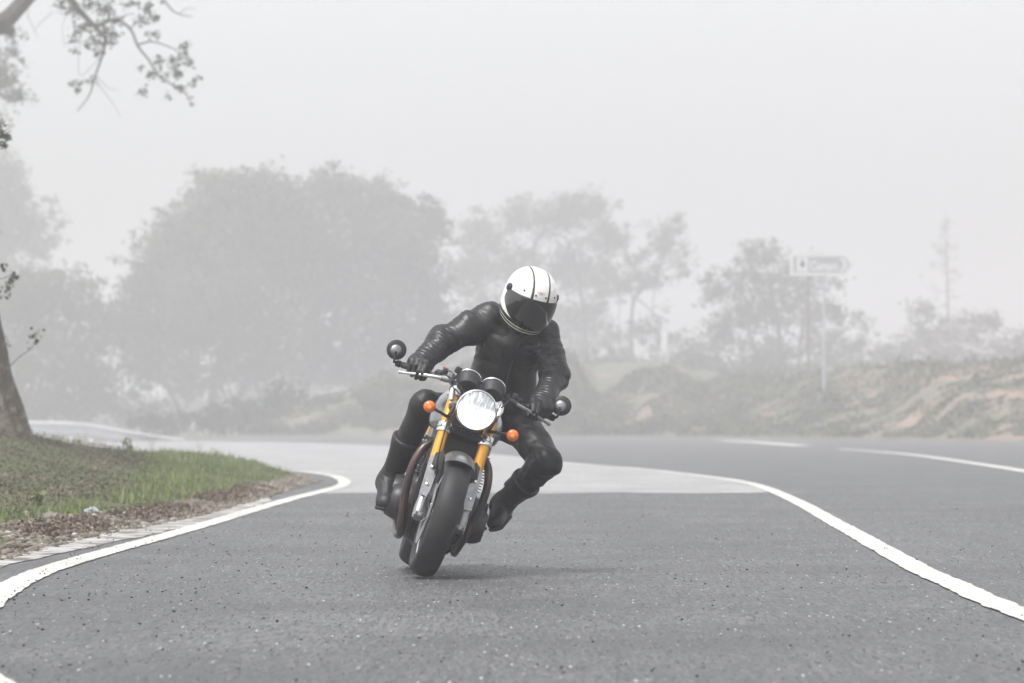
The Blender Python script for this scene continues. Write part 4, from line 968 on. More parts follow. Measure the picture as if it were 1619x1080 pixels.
# gauges
def gauges():
    a = Vector((0, .80, .60)).normalized()
    for x, nm in ((-.062, 0), (.064, 1)):
        c = Vector((x, .285, .985)); m = MB(); m.lathe([(0, -.078), (.038, -.078), (.050, -.073), (.054, -.060), (.0555, -.042), (.0595, -.035), (.0605, -.002), (.058, 0)], c, a, 48); o = m.build('instrument', M_blkp, bike, M=MS)
        r_ = MB(); r_.lathe([(.058, -.003), (.0635, -.002), (.0650, .003), (.063, .0085), (.058, .009), (.0565, .003)], c, a, 48, close=True); r_.build('bezel', M_chrome, o, M=MS)
        d = MB(); d.lathe([(0, .003), (.0575, .002)][::-1], c, a, 40); d.build('dial', mat('dial face', (.02, .02, .022), .2), o, M=MS)
    m = MB(); m.box((.003, .262, .962), (.07, .04, .05), np.array(Matrix.Rotation(R(-40), 3, 'X')), .012); m.build('instrument_bracket', M_blkp, bike, M=MS)
gauges()

# handlebars
def bars():
    for sd in (-1, 1):
        m = MB(); pts = [(sd * .107, .27, .935), (sd * .15, .285, .955), (sd * .24, .335, .955), (sd * .32, .385, .953), (sd * .405, .435, .950)]
        m.tube([tuple(p) for p in spline(pts, 5)], .011, 14); m.box((sd * .112, .262, .928), (.05, .05, .035), None, .01); o = m.build('handlebar', M_blk, bike, M=MS)
        g = MB(); g.tube([(sd * .255, .3435, .955), (sd * .258, .3455, .955), (sd * .385, .424, .9505), (sd * .388, .426, .950)], [.013, .0165, .0165, .014], 18); g.build('grip', M_blkp, o, M=MS)
        s = MB(); s.box((sd * .205, .315, .965), (.05, .042, .045), np.array(Matrix.Rotation(R(30 * sd), 3, 'Z')), .012); s.box((sd * .185, .30, .985), (.028, .03, .03), None, .006); s.build('switch_pod', M_blkp, o, M=MS)
        if sd < 0: MB().box((sd * .188, .30, 1.004), (.03, .02, .012), None, .004).build('kill_switch', mat('faded red switch', (.45, .16, .16), .5), o, M=MS)
        p = MB(); p.tube([(sd * .155, .262, .955), (sd * .175, .268, .953), (sd * .205, .265, .948)], [.016, .018, .012], 12); p.tube([(sd * .150, .27, .945), (sd * .150, .27, .985)], .012, 12); p.build('lever_perch', M_alloy if sd < 0 else M_case, o, M=MS)
        l = MB(); lp = [(sd * .182, .262, .951), (sd * .23, .262, .945), (sd * .30, .285, .932), (sd * .36, .335, .918), (sd * .392, .358, .912)]
        l.tube([tuple(q) for q in spline(lp, 5)], list(np.interp(np.linspace(0, 1, 21), [0, .3, .92, 1], [.011, .009, .0065, .006])), 12, flat=(1.0, .8)); l.lathe([(0, -.011), (.007, -.009), (.0105, 0), (.007, .009), (0, .011)], lp[-1], (sd * .8, .6, 0), 14)
        l.build('lever', M_bright if sd < 0 else M_alloy, o, M=MS)
        # mirror: round black shell seen from behind with a silver cap
        cen = Vector((sd * .435 - .004, .43, 1.012 if sd < 0 else 1.020)); a = Vector((-sd * .12, -1, .05)).normalized()
        m = MB(); m.lathe([(0, -.012), (.044, -.012), (.0495, -.006), (.0505, .002), (.048, .010), (.040, .015), (.028, .017), (0, .017)], cen, a, 40); mo = m.build('mirror', M_blkp, bike, M=MS)
        off = Vector((-.004 * 1, 0, -.004)); q = MB(); q.lathe([(0, .030), (.012, .0295), (.022, .026), (.0285, .020), (.030, .014)][::-1], cen + off, a, 32); q.build('mirror_cap', M_alloy, mo, M=MS)
        q = MB(); q.lathe([(0, -.0135), (.043, -.0130)], cen, a, 32); q.build('mirror_glass', M_chrome, mo, M=MS)
        q = MB(); q.lathe([(0, .006), (.007, .005), (.0085, -.002), (.008, -.01)][::-1], cen + off + a * .029 + Vector((0, 0, -.013)), a, 14)
        b0 = cen + off + a * .026 + Vector((0, 0, -.016)); q.tube([tuple(b0), (cen.x - sd * .003, cen.y - .030, cen.z - .046), (cen.x - sd * .006, cen.y - .028, cen.z - .062), (sd * .418, .425, .948 + .006), (sd * .395, .43, .950)], [.006, .0065, .0065, .0075, .008], 10); q.build('mirror_arm', M_blkp, mo, M=MS)
        e = MB(); e.lathe([(.0, -.01), (.016, -.009), (.0175, 0), (.016, .016), (.008, .018), (0, .018)], (sd * .402, .434, .950), (sd * .85, .52, -.02), 18); e.build('bar_end', M_blkp, o, M=MS)
    m = MB(); m.box((-.118, .285, 1.012), (.05, .042, .034), np.array(Matrix.Rotation(R(10), 3, 'Y')), .006); m.tube([(-.118, .285, .99), (-.14, .28, .96)], .007, 8); m.build('fluid_reservoir', M_blkp, bike, M=MS)
    def cable(p, r_=.0045, mm=M_blkp): MB().tube([tuple(q) for q in spline(p, 6)], r_, 8).build('cable', mm, bike, M=MS)
    cable([(-.16, .262, .95), (-.13, .21, .925), (-.09, .16, .90), (-.06, .15, .86), (-.07, .19, .78)])
    cable([(-.19, .28, .97), (-.15, .23, .965), (-.10, .20, .94), (-.05, .19, .90)], .0035)
    cable([(.16, .262, .95), (.14, .21, .93), (.115, .18, .88), (.085, .20, .80), (.07, .24, .72)])
    cable([(-.20, .30, .985), (-.165, .25, .995), (-.13, .23, .975), (-.10, .22, .95)], .003)
    cable([(-.095, .05, .80), (-.112, .05, .74), (-.105, .03, .60), (-.085, .05, .47)], .0035)
    for sd in (-1, 1): MB().tube([(sd * .128, .215, .915), (sd * .128, .19, .89), (sd * .122, .17, .86)], [.014, .016, .01], 12).build('clamp_bolt', M_bright, bike, M=MS)
bars()

# radiator, horn, frame
m = MB(); m.box((0, .27, .635), (.27, .035, .22), None, .008); ro = m.build('radiator', M_blk, bike)
m = MB(); m.box((0, .249, .635), (.235, .006, .185), None, .001)
for i in range(22): m.box((0, .245, .55 + i * .008), (.232, .003, .0022))
m.build('radiator_core', M_rad, ro)
m = MB(); m.box((0, .24, .745), (.20, .05, .035), np.array(Matrix.Rotation(R(-15), 3, 'X')), .012); m.build('radiator_cowl', M_fend, ro)
m = MB()
for sd in (-1, 1):
    m.tube([tuple(q) for q in spline([(sd * .03, .30, .86), (sd * .10, .38, .72), (sd * .13, .36, .50), (sd * .12, .36, .30), (sd * .10, .45, .17), (sd * .10, .80, .17), (sd * .12, .98, .30)], 6)], .016, 12)
    m.tube([tuple(q) for q in spline([(sd * .03, .28, .88), (sd * .12, .50, .84), (sd * .12, .90, .76), (sd * .11, 1.25, .78), (sd * .08, 1.42, .80)], 5)], .015, 12)
    m.tube([(sd * .12, .95, .76), (sd * .125, 1.0, .40)], .016, 12)
m.tube([(0, .24, .93), (0, .31, .72)], .034, 16); m.box((0, .98, .38), (.22, .05, .16), None, .02); m.build('frame', M_blk, bike)

# engine
def engine():
    def f(g):
        x = np.abs(g[..., 0]); q = g.copy(); q[..., 0] = x
        d = box_d(q, (.0, .64, .33), (.175, .26, .135), .05)
        d = smin(d, box_d(q, (0, .56, .46), (.15, .14, .10), .03), .03)
        d = smin(d, cap_d(q, (.12, .74, .33), (.195, .74, .33), .13, .115), .02)
        d = smin(d, cap_d(q, (.12, .48, .31), (.185, .48, .31), .105, .095), .02)
        d = smin(d, box_d(q, (0, .62, .20), (.11, .2, .06), .03), .03); return d
    o = sdf_obj('engine', f, (-.25, .34, .10), (.25, 1.0, .60), .009, M_case, bike, it=2)
    m = MB(); c = (0, .53, 0)
    for i in range(13):
        z = .475 + i * .0145; w = .335 + .01 * (i % 2); m.box((0, .53, z), (w, .235, .005), None, .0015)
    m.box((0, .53, .56), (.29, .19, .2), None, .02); m.build('cylinder_block', M_fin, o)
    m = MB(); m.box((0, .53, .70), (.30, .19, .07), None, .025); m.box((-.115, .46, .685), (.09, .06, .075), None, .015); m.box((.115, .46, .685), (.09, .06, .075), None, .015); m.build('cylinder_head', M_alloy, o)
    for sd in (-1, 1):
        m = MB(); m.lathe([(0, .016), (.06, .014), (.088, .006), (.094, -.004), (.094, -.02)][::-1], (sd * .205, .74, .335), (sd, 0, 0), 36); m.build('engine_cover', M_case if sd < 0 else M_alloy, o)
        for k in range(8):
            a = k * math.pi / 4 + .2; q = MB(); q.lathe([(0, .006), (.005, .005), (.006, 0), (.006, -.006)][::-1], (sd * .208, .74 + math.cos(a) * .098, .335 + math.sin(a) * .098), (sd, 0, 0), 8); q.build('bolt', M_chrome, o)
        for k in range(7):
            if sd < 0: MB().lathe([(0, .005), (.004, .004), (.005, 0), (.005, -.01)][::-1], (sd * .1725, .44, .47 + k * .032), (sd * .8, -.6, 0), 8).build('bolt', M_alloy, o)
engine()
for sd in (-1, 1):
    pts = [(sd * .085, .42, .64), (sd * .125, .36, .645), (sd * .168, .325, .60), (sd * .190, .31, .52), (sd * .192, .315, .43), (sd * .180, .33, .33), (sd * .160, .35, .23), (sd * .145, .42, .165), (sd * .15, .60, .15), (sd * .155, .90, .18), (sd * .165, 1.0, .225)]
    MB().tube([tuple(p) for p in spline(pts, 7)], .0205, 20).build('exhaust_header', M_head, bike)
    o = MB(); ax = Vector((sd * .05, .62, .16)).normalized(); o.lathe([(.0, 0), (.022, 0), (.032, .03), (.046, .10), (.050, .20), (.050, .48), (.046, .52), (.030, .57), (.030, .585), (.024, .585), (.024, .54), (0, .54)], (sd * .165, .99, .225), tuple(ax), 32); so_ = o.build('silencer', mat('satin silencer steel', (.22, .22, .22), .4, .85), bike)
# belly, stand, levers
m = MB(); m.box((0.02, .62, .145), (.20, .28, .05), None, .02); m.box((.09, .72, .155), (.09, .12, .06), None, .02); m.build('sump_guard', M_blk, bike)
def field_tank(g):
    q = g.copy(); q[..., 0] = np.abs(q[..., 0])
    d = ell_d(q, (.0, .56, .83), (.165, .25, .135)); d = smin(d, ell_d(q, (.10, .48, .77), (.085, .17, .10)), .06)
    d = smin(d, cap_d(q, (0, .42, .86), (0, .74, .87), .07, .05), .08)
    cut = ell_d(q, (.235, .76, .78), (.09, .16, .12)); d = -smin(-d, cut, .04)
    return np.maximum(d, .71 - q[..., 2])
to_ = sdf_obj('fuel_tank', field_tank, (-.21, .26, .68), (.21, .86, .99), .009, M_grey, bike, it=3)
m = MB(); m.lathe([(.0, .02), (.026, .02), (.032, .014), (.034, 0)][::-1], (0, .52, .963), (0, 0, 1), 28); m.build('fuel_cap', M_chrome, to_)
m = MB(); m.box((.0, .54, .9585), (.05, .44, .006), None, .002)
def field_seat(g):
    q = g.copy(); d = cap_d(q, (0, .84, .83), (0, 1.15, .82), .05, .055, (1, 0, 0), 2.2); return smin(d, cap_d(q, (0, 1.12, .86), (0, 1.36, .88), .05, .03, (1, 0, 0), 2.0), .04)
sdf_obj('seat', field_seat, (-.2, .74, .74), (.2, 1.45, .96), .011, mat('black seat leather', (.02, .02, .02), .5, bump=(40, .2, .002)), bike, it=2)
m = MB()
for sd in (-1, 1): m.tube([(sd * .10, .98, .34), (sd * .115, 1.15, .34), (sd * .125, 1.415, .312)], [.03, .026, .026], 14, flat=(1.3, .8))
m.tube([(-.15, 1.415, .312), (.15, 1.415, .312)], .014, 12); m.tube([(-.11, 1.05, .34), (.11, 1.05, .34)], .025, 12); m.build('swingarm', M_alloy, bike)
for sd in (-1, 1):
    s = MB(); s.tube([(sd * .135, 1.34, .36), (sd * .125, 1.20, .74)], .012, 12); so_ = s.build('shock_absorber', M_chrome, bike)
    pts = []
    for k in range(97):
        t_ = k / 96; a = t_ * 2 * math.pi * 8; c = Vector((sd * .135, 1.34, .36)).lerp(Vector((sd * .125, 1.20, .74)), .12 + .7 * t_); pts.append((c.x + math.cos(a) * .026, c.y + math.sin(a) * .026, c.z))
    MB().tube(pts, .0048, 6).build('spring', M_blk, so_)
    MB().tube([Vector((sd * .125, 1.20, .74)).lerp(Vector((sd * .135, 1.34, .36)), .0), Vector((sd * .125, 1.20, .74)).lerp(Vector((sd * .135, 1.34, .36)), .16)], .02, 14).build('shock_reservoir', M_gold, so_)
    # footrest with its hanger
    p = MB(); p.tube([(sd * .13, .97, .36), (sd * .165, .95, .30), (sd * .20, .93, .275 + .03 * (sd > 0))], [.012, .010, .012], 10); p.tube([(sd * .195, .935, .27 + .03 * (sd > 0)), (sd * .285, .90, .265 + .045 * (sd > 0))], [.010, .009], 12); p.build('footrest', M_alloy, bike)
    q = MB(); q.tube([(sd * .19, .93, .24), (sd * .205, .86, .225), (sd * .21, .80, .235)], .006, 8); q.tube([(sd * .205, .80, .237), (sd * .255, .80, .24)], .008, 10); q.tube([(sd * .18, .95, .28), (sd * .19, .93, .24)], .008, 8); q.build('brake_pedal' if sd < 0 else 'gear_lever', M_alloy, bike)
m = MB(); m.tube([(.12, .66, .19), (.17, .62, .225), (.235, .60, .265)], [.012, .010, .009], 10); m.tube([(.225, .60, .262), (.245, .60, .27)], .013, 10); m.build('side_stand', M_blk, bike)
m = MB(); V = []
for s_ in (0, 1):
    for i in range(20):
        a = R(-60 + 100 * i / 19)
        for j in range(9):
            b = R(70) * (-1 + j / 4); V.append((math.sin(b) * (.095 - s_ * .003), 1.415 + math.sin(a) * (.36 - (1 - math.cos(b)) * .06 - s_ * .003), .312 + math.cos(a) * (.36 - (1 - math.cos(b)) * .06 - s_ * .003)))
fs = []
for i in range(19):
    for j in range(8): q = (i * 9 + j, i * 9 + j + 1, (i + 1) * 9 + j + 1, (i + 1) * 9 + j); fs += [q, tuple(k + 180 for k in q[::-1])]
m.add(V, fs).build('rear_mudguard', M_blk, bike)
MB().lathe([(0, .02), (.03, .018), (.042, 0), (.04, -.03)][::-1], (0, 1.47, .82), (0, 1, 0), 24).build('tail_lamp', mat('red tail lamp', (.5, .02, .02), .2), bike)

# ================================================================== rider
def leather(name, col, rough, cs=.35, b1=(24, .35, .006)):
    m = mat(name, col, rough, spec=.5, coat=cs, coat_rough=.38, bump=b1, var=(8, tuple(c * 1.7 for c in col), .42, .7)); return m
M_jack = leather('black leather', (.011, .011, .012), .42, .12, (30, .5, .006))
M_jean = mat('black coated denim', (.010, .010, .011), .5, spec=.35, coat=.08, coat_rough=.45, bump=(45, .3, .003), var=(10, (.018, .018, .020), .45, .7))
M_boot = leather('boot leather', (.007, .007, .008), .5, .05)
M_glove = leather('glove leather', (.009, .009, .010), .55, .05, (60, .4, .003))
def W(px, py, Y): return np.array(P(px, py, Y))
J = dict(pelvis=W(803, 662, 20.98), waist=W(792, 606, 20.90), chest=W(812, 536, 20.80), neck=W(833, 500, 20.72), head=W(838, 473, 20.62),
         shR=W(776, 503, 20.76), elR=W(706, 537, 20.66), wrR=W(662, 578, 20.455), shL=W(862, 531, 20.76), elL=W(876, 594, 20.70), wrL=W(856, 646, 20.45),
         hipR=W(776, 662, 20.98), knR=W(671, 640, 20.70), anR=W(614, 763, 20.93), hipL=W(822, 672, 20.98), knL=W(866, 731, 20.66), anL=W(792, 799, 20.94))
wide = np.array([math.cos(R(16)), 0.10, -math.sin(R(16))])
org = tuple(W(803, 662, 20.98)); org = (org[0], org[1], 0.0)
def body_field(g, s=.8):
    d = cap_d(g, J['pelvis'], J['waist'], .11 * s, .10 * s, wide, 1.35)
    d = smin(d, cap_d(g, J['waist'], J['chest'], .10 * s, .12 * s, wide, (1.3, 1.4)), .03)
    d = smin(d, cap_d(g, J['chest'], J['neck'], .11 * s, .06, wide, (1.4, 1.0)), .03)
    d = smin(d, cap_d(g, J['neck'], J['head'], .055, .055), .02); d = smin(d, ell_d(g, J['head'], (.075, .09, .11)), .02)
    for a, b, ra, rb in (('shR', 'elR', .06, .045), ('elR', 'wrR', .045, .03), ('shL', 'elL', .06, .045), ('elL', 'wrL', .045, .03), ('hipR', 'knR', .08, .055), ('knR', 'anR', .05, .035), ('hipL', 'knL', .08, .055), ('knL', 'anL', .05, .035)):
        d = smin(d, cap_d(g, J[a], J[b], ra * .92, rb * .92), .02)
    d = smin(d, cap_d(g, J['chest'], J['shR'], .07, .055), .03); return smin(d, cap_d(g, J['chest'], J['shL'], .07, .055), .03)
person = sdf_obj('person', body_field, W(590, 830, 20.3) - .06, W(905, 430, 21.2) + .06, .014, mat('dark base layer', (.02, .02, .022), .8), None, org)
tag(person, 'motorcyclist in black leather and white full face helmet, leaning with one knee out', 'person')

def fold(V, a, b, lam, amp, seed, skew=.3, rmax=.2):
    """leather bunching round a limb: puffed ridges with sharp valleys between them"""
    ab = b - a; L = np.linalg.norm(ab); u_ = ab / L; w1 = np.cross(u_, [0, 1, 0]); w1 /= np.linalg.norm(w1); w2 = np.cross(u_, w1)
    pa = V - a; u = pa @ u_; rad = pa - u[:, None] * u_; th = np.arctan2(rad @ w2, rad @ w1)
    nz_ = np.array([noise.noise(Vector(p * 9) + Vector((seed, 0, 0))) for p in V]); n2 = np.array([noise.noise(Vector(p * 22) + Vector((0, seed, 0))) for p in V])
    ph = u / lam + skew * np.sin(th + seed) + .9 * nz_ + .25 * n2
    s_ = np.abs(np.sin(math.pi * ph)); msk = sstep(-.03, .03, u) * sstep(L + .03, L - .03, u) * (np.linalg.norm(rad, axis=1) < rmax)
    amt = np.clip(.55 + 1.3 * np.array([noise.noise(Vector(p * 6) + Vector((0, 0, seed))) for p in V]), .12, 1.2)
    return amp * (s_ ** .7 - .62) * msk * amt
def jacket_field(g):
    d = cap_d(g, J['pelvis'] * .35 + J['waist'] * .65, J['waist'], .122, .112, wide, 1.40)
    d = smin(d, cap_d(g, J['waist'], J['chest'], .112, .125, wide, (1.42, 1.38)), .04)
    d = smin(d, cap_d(g, J['chest'], J['neck'] + [0, .04, -.03], .118, .075, wide, (1.35, 1.1)), .05)
    d = smin(d, cap_d(g, J['chest'] + [0, .05, .05], J['shR'], .10, .076), .05); d = smin(d, cap_d(g, J['chest'] + [0, .05, .05], J['shL'], .10, .072), .04)
    mR = (J['shR'] + J['elR']) / 2 + [0, 0, -.004]; d = smin(d, cap_d(g, J['shR'], mR, .082, .080), .03); d = smin(d, cap_d(g, mR, J['elR'], .080, .074), .02); d = smin(d, cap_d(g, J['elR'], J['wrR'], .074, .048), .015)
    mL = (J['shL'] + J['elL']) / 2 + [.006, 0, 0]; d = smin(d, cap_d(g, J['shL'], mL, .075, .072), .02); d = smin(d, cap_d(g, mL, J['elL'], .072, .072), .015); d = smin(d, cap_d(g, J['elL'], J['wrL'], .071, .050), .015)
    return d
def jdisp(V, N):
    d = fold(V, J['shR'], J['elR'], .040, .0052, 1.7); d += fold(V, J['elR'], J['wrR'], .025, .0070, 4.2); d += fold(V, J['shL'], J['elL'], .034, .0072, 7.1, rmax=.13); d += fold(V, J['elL'], J['wrL'], .024, .0072, 9.4)
    d += fold(V, J['shR'], J['elR'], .021, .006, 2.7, .8); d += fold(V, J['elR'], J['wrR'], .017, .004, 3.2, .8); d += fold(V, J['shL'], J['elL'], .021, .006, 6.1, .8, .13); d += fold(V, J['elL'], J['wrL'], .017, .004, 5.4, .8)
    ch = np.array([noise.noise(Vector((p[0] * 13, p[1] * 4, p[2] * 3.2))) for p in V]); c2 = np.array([abs(noise.noise(Vector((p[0] * 9 + p[2] * 5, p[1] * 6, p[2] * 9)))) for p in V])
    tor = sstep(.03, .10, np.minimum(np.linalg.norm(V - J['shR'], axis=1), 1)); return d + tor * (.016 * ch + .018 * c2)
jo = sdf_obj('jacket', jacket_field, W(640, 680, 20.3) - [0.02, .0, .06], W(915, 450, 21.1) + [.02, .06, .06], .0058, M_jack, person, org, jdisp, 1)
# zip, collar
def on_front(px, py, Y0=20.3):
    """first hit of the jacket along the line of sight of a photo pixel"""
    Ys = np.linspace(Y0, 21.2, 400); pts = np.stack([np.array(P(px, py, y)) for y in Ys]); d = jacket_field(pts[None, :, :])[0]; i = int(np.argmax(d < 0)); return pts[i]
zp = [on_front(x, y) for x, y in ((826, 530), (818, 550), (809, 575), (802, 600), (799, 625))]
MB().tube([tuple(p + np.array([0, -.006, 0])) for p in spline(zp, 5)], .0045, 6).build('zip', mat('dull zip', (.10, .10, .10), .4, .7), jo, origin=org)
def collar_f(g):
    c = J['neck'] + [0, .0, -.012]; d = np.abs(cap_d(g, c + [0, 0, -.03], c + np.array([.01, -.01, .03]), .082, .074, wide, 1.1)) - .007; q = (g - c) @ np.array([.05, -.10, 1.0]); return np.maximum(d, np.abs(q) - .034)
sdf_obj('collar', collar_f, J['neck'] - .16, J['neck'] + .14, .008, M_jack, jo, org)
# shirt hem seen at the waist
# trousers
def trouser_field(g):
    d = cap_d(g, J['pelvis'], J['waist'] * .5 + J['pelvis'] * .5, .118, .108, wide, 1.35)
    for h, k_, a in (('hipR', 'knR', 'anR'), ('hipL', 'knL', 'anL')):
        mid = J[h] * .45 + J[k_] * .55; kn = J[k_]; d = smin(d, cap_d(g, J[h], mid, .100, .088), .04); d = smin(d, cap_d(g, mid, kn, .088, .071), .02)
        sh = J[k_] * .35 + J[a] * .65; d = smin(d, cap_d(g, kn, sh, .070, .073 if a == 'anL' else .062), .03)
    return d
def tdisp(V, N):
    d = fold(V, J['hipR'], J['knR'], .11, .004, 2.2, 1.4); d += fold(V, J['hipL'], J['knL'], .10, .005, 5.2, 1.4); d += .008 * np.array([abs(noise.noise(Vector((p[0] * 16 + p[2] * 9, p[1] * 6, p[2] * 9 - p[0] * 5)))) for p in V]) - .002
    d += fold(V, J['knR'], J['anR'], .06, .003, 3.1, .9); d += fold(V, J['knL'], J['anL'], .055, .0035, 8.3, .9)
    for k_ in ('knR', 'knL'):
        r_ = np.linalg.norm(V - J[k_], axis=1); d += 0 * r_
    return d
lo = np.minimum(J['anR'], J['anL']) - .1; 
sdf_obj('trousers', trouser_field, (J['anR'][0] - .08, 20.4, J['anR'][2] - .02), (J['knL'][0] + .10, 21.2, J['waist'][2] + .12), .009, M_jean, person, org, tdisp, 2)
def boot(kn, an, toe, heel, name='boot', cuffk=.46, ks=1.0, kf=1.0):
    top = J[kn] * (1 - cuffk) + J[an] * cuffk; ax = J[an] - J[kn]; ax /= np.linalg.norm(ax); fd = toe - heel; fd /= np.linalg.norm(fd); upv = J[an] - (toe + heel) / 2; upv -= fd * (upv @ fd); upv /= np.linalg.norm(upv); side = np.cross(fd, upv)
    def f(g):
        d = cap_d(g, top - ax * .06, top, .080 * ks, .078 * ks); d = smin(d, cap_d(g, top, J[an] - ax * .04, .078 * ks, .052), .02); d = smin(d, cap_d(g, J[an] - ax * .04, J[an], .057, .052), .02)
        d = smin(d, cap_d(g, J[an], heel + upv * .035, .048 * kf, .040 * kf), .03); d = smin(d, cap_d(g, J[an] + fd * .03, toe + upv * .022, .046 * kf, .033 * kf, side, (1.0, 1.08)), .03)
        d = smin(d, cap_d(g, heel + upv * .03, toe + upv * .02, .036 * kf, .032 * kf, side, (1.0, 1.12)), .02)
        q = (g - toe) @ upv; d = np.maximum(d, -(q + .008)); q2 = (g - (top - ax * .015)) @ ax; return np.maximum(d, -q2 * 1.0)
    def ds(V, N):
        d = fold(V, J[an] - ax * .09, J[an] + ax * .03, .020, .006, 3.3); nn = np.array([noise.noise(Vector(p * 14)) for p in V]); return d + .004 * nn
    allp = np.stack([top, J[an], toe, heel]); o = sdf_obj(name, f, allp.min(0) - .11, allp.max(0) + .11, .0075, M_boot, person, org, ds, 2)
    def fs_(g):
        d = cap_d(g, heel, toe, .033 * kf, .037 * kf, side, (1.0, 1.1)); q = (g - toe) @ upv; return np.maximum(d, np.abs(q + .008) - .009)
    sdf_obj('sole', fs_, allp[2:].min(0) - .09, allp[2:].max(0) + .09, .006, mat('rubber sole', (.018, .018, .018), .8), o, org)
boot('knR', 'anR', W(608, 801, 20.78), W(612, 793, 21.03), kf=1.22)
boot('knL', 'anL', W(784, 833, 20.80), W(800, 816, 20.99), ks=.99)

# gloves closed round the grips, built in the steering frame
def glove(sd):
    bar = lambda x: np.array([x, .3435 + (abs(x) - .255) * .6, .955 - (abs(x) - .255) * .035])
    Bw = lambda p: np.array(BW(*p, True)); segs = []
    wrist = J['wrR' if sd < 0 else 'wrL']
    fx = [.284, .306, .328, .350]; ln = [1.0, 1.06, 1.0, .86]
    mc = []
    for i, x in enumerate(fx):
        b = bar(sd * x); k = ln[i]
        o = lambda dx, dy, dz: Bw((b[0] + sd * dx, b[1] + dy * k, b[2] + dz * k))
        M0 = o(0, -.016, .040)
        if i < 2: ch = [M0, o(.002, -.056, .022), o(.004, -.078, -.010), o(.004, -.066, -.040)]      # over the lever
        else: ch = [M0, o(0, -.043, .016), o(0, -.036, -.022), o(0, -.004, -.034)]
        mc.append(M0); rr = [.0155, .0140, .0130, .0115] if i < 3 else [.014, .0125, .0115, .0105]
        segs.append((ch, rr))
    b = bar(sd * .29); th = [Bw((b[0] - sd * .002, b[1] + .035, b[2] + .012)), Bw((b[0] - sd * .022, b[1] + .006, b[2] - .018)), Bw((b[0] - sd * .016, b[1] - .028, b[2] - .032)), Bw((b[0] + sd * .004, b[1] - .045, b[2] - .034))]
    pb = Bw(tuple(bar(sd * .318) + np.array([0, .045, .020])))
    def f(g):
        d = np.full(g.shape[:-1], 9.)
        for ch, rr in segs:
            dd = np.full(g.shape[:-1], 9.)
            for i in range(3): dd = smin(dd, cap_d(g, ch[i], ch[i + 1], rr[i], rr[i + 1]), .004)
            d = np.minimum(d, dd)
        pm = np.full(g.shape[:-1], 9.)
        for a in range(3): pm = smin(pm, cap_d(g, mc[a], mc[a + 1], .018, .018), .008)
        for a in range(4): pm = smin(pm, cap_d(g, mc[a], pb * .75 + np.array(mc[a]) * .25, .018, .026), .010)
        pm = smin(pm, cap_d(g, pb, wrist, .036, .038), .02)
        pm = smin(pm, cap_d(g, wrist, wrist + (wrist - pb) * .25, .041, .045), .01)
        d = smin(d, pm, .006)
        for i in range(3): d = smin(d, cap_d(g, th[i], th[i + 1], (.019, .0165, .0145)[i], (.0165, .0145, .013)[i]), .006)
        return d
    al = np.stack(sum([s[0] for s in segs], []) + th + [pb, wrist]); 
    def ds(V, N): return np.array([.0022 * noise.noise(Vector(p * 60)) + .003 * abs(noise.noise(Vector(p * 30))) for p in V])
    sdf_obj('glove', f, al.min(0) - .06, al.max(0) + .06, .0042, M_glove, person, org, ds, 1)
glove(-1); glove(1)

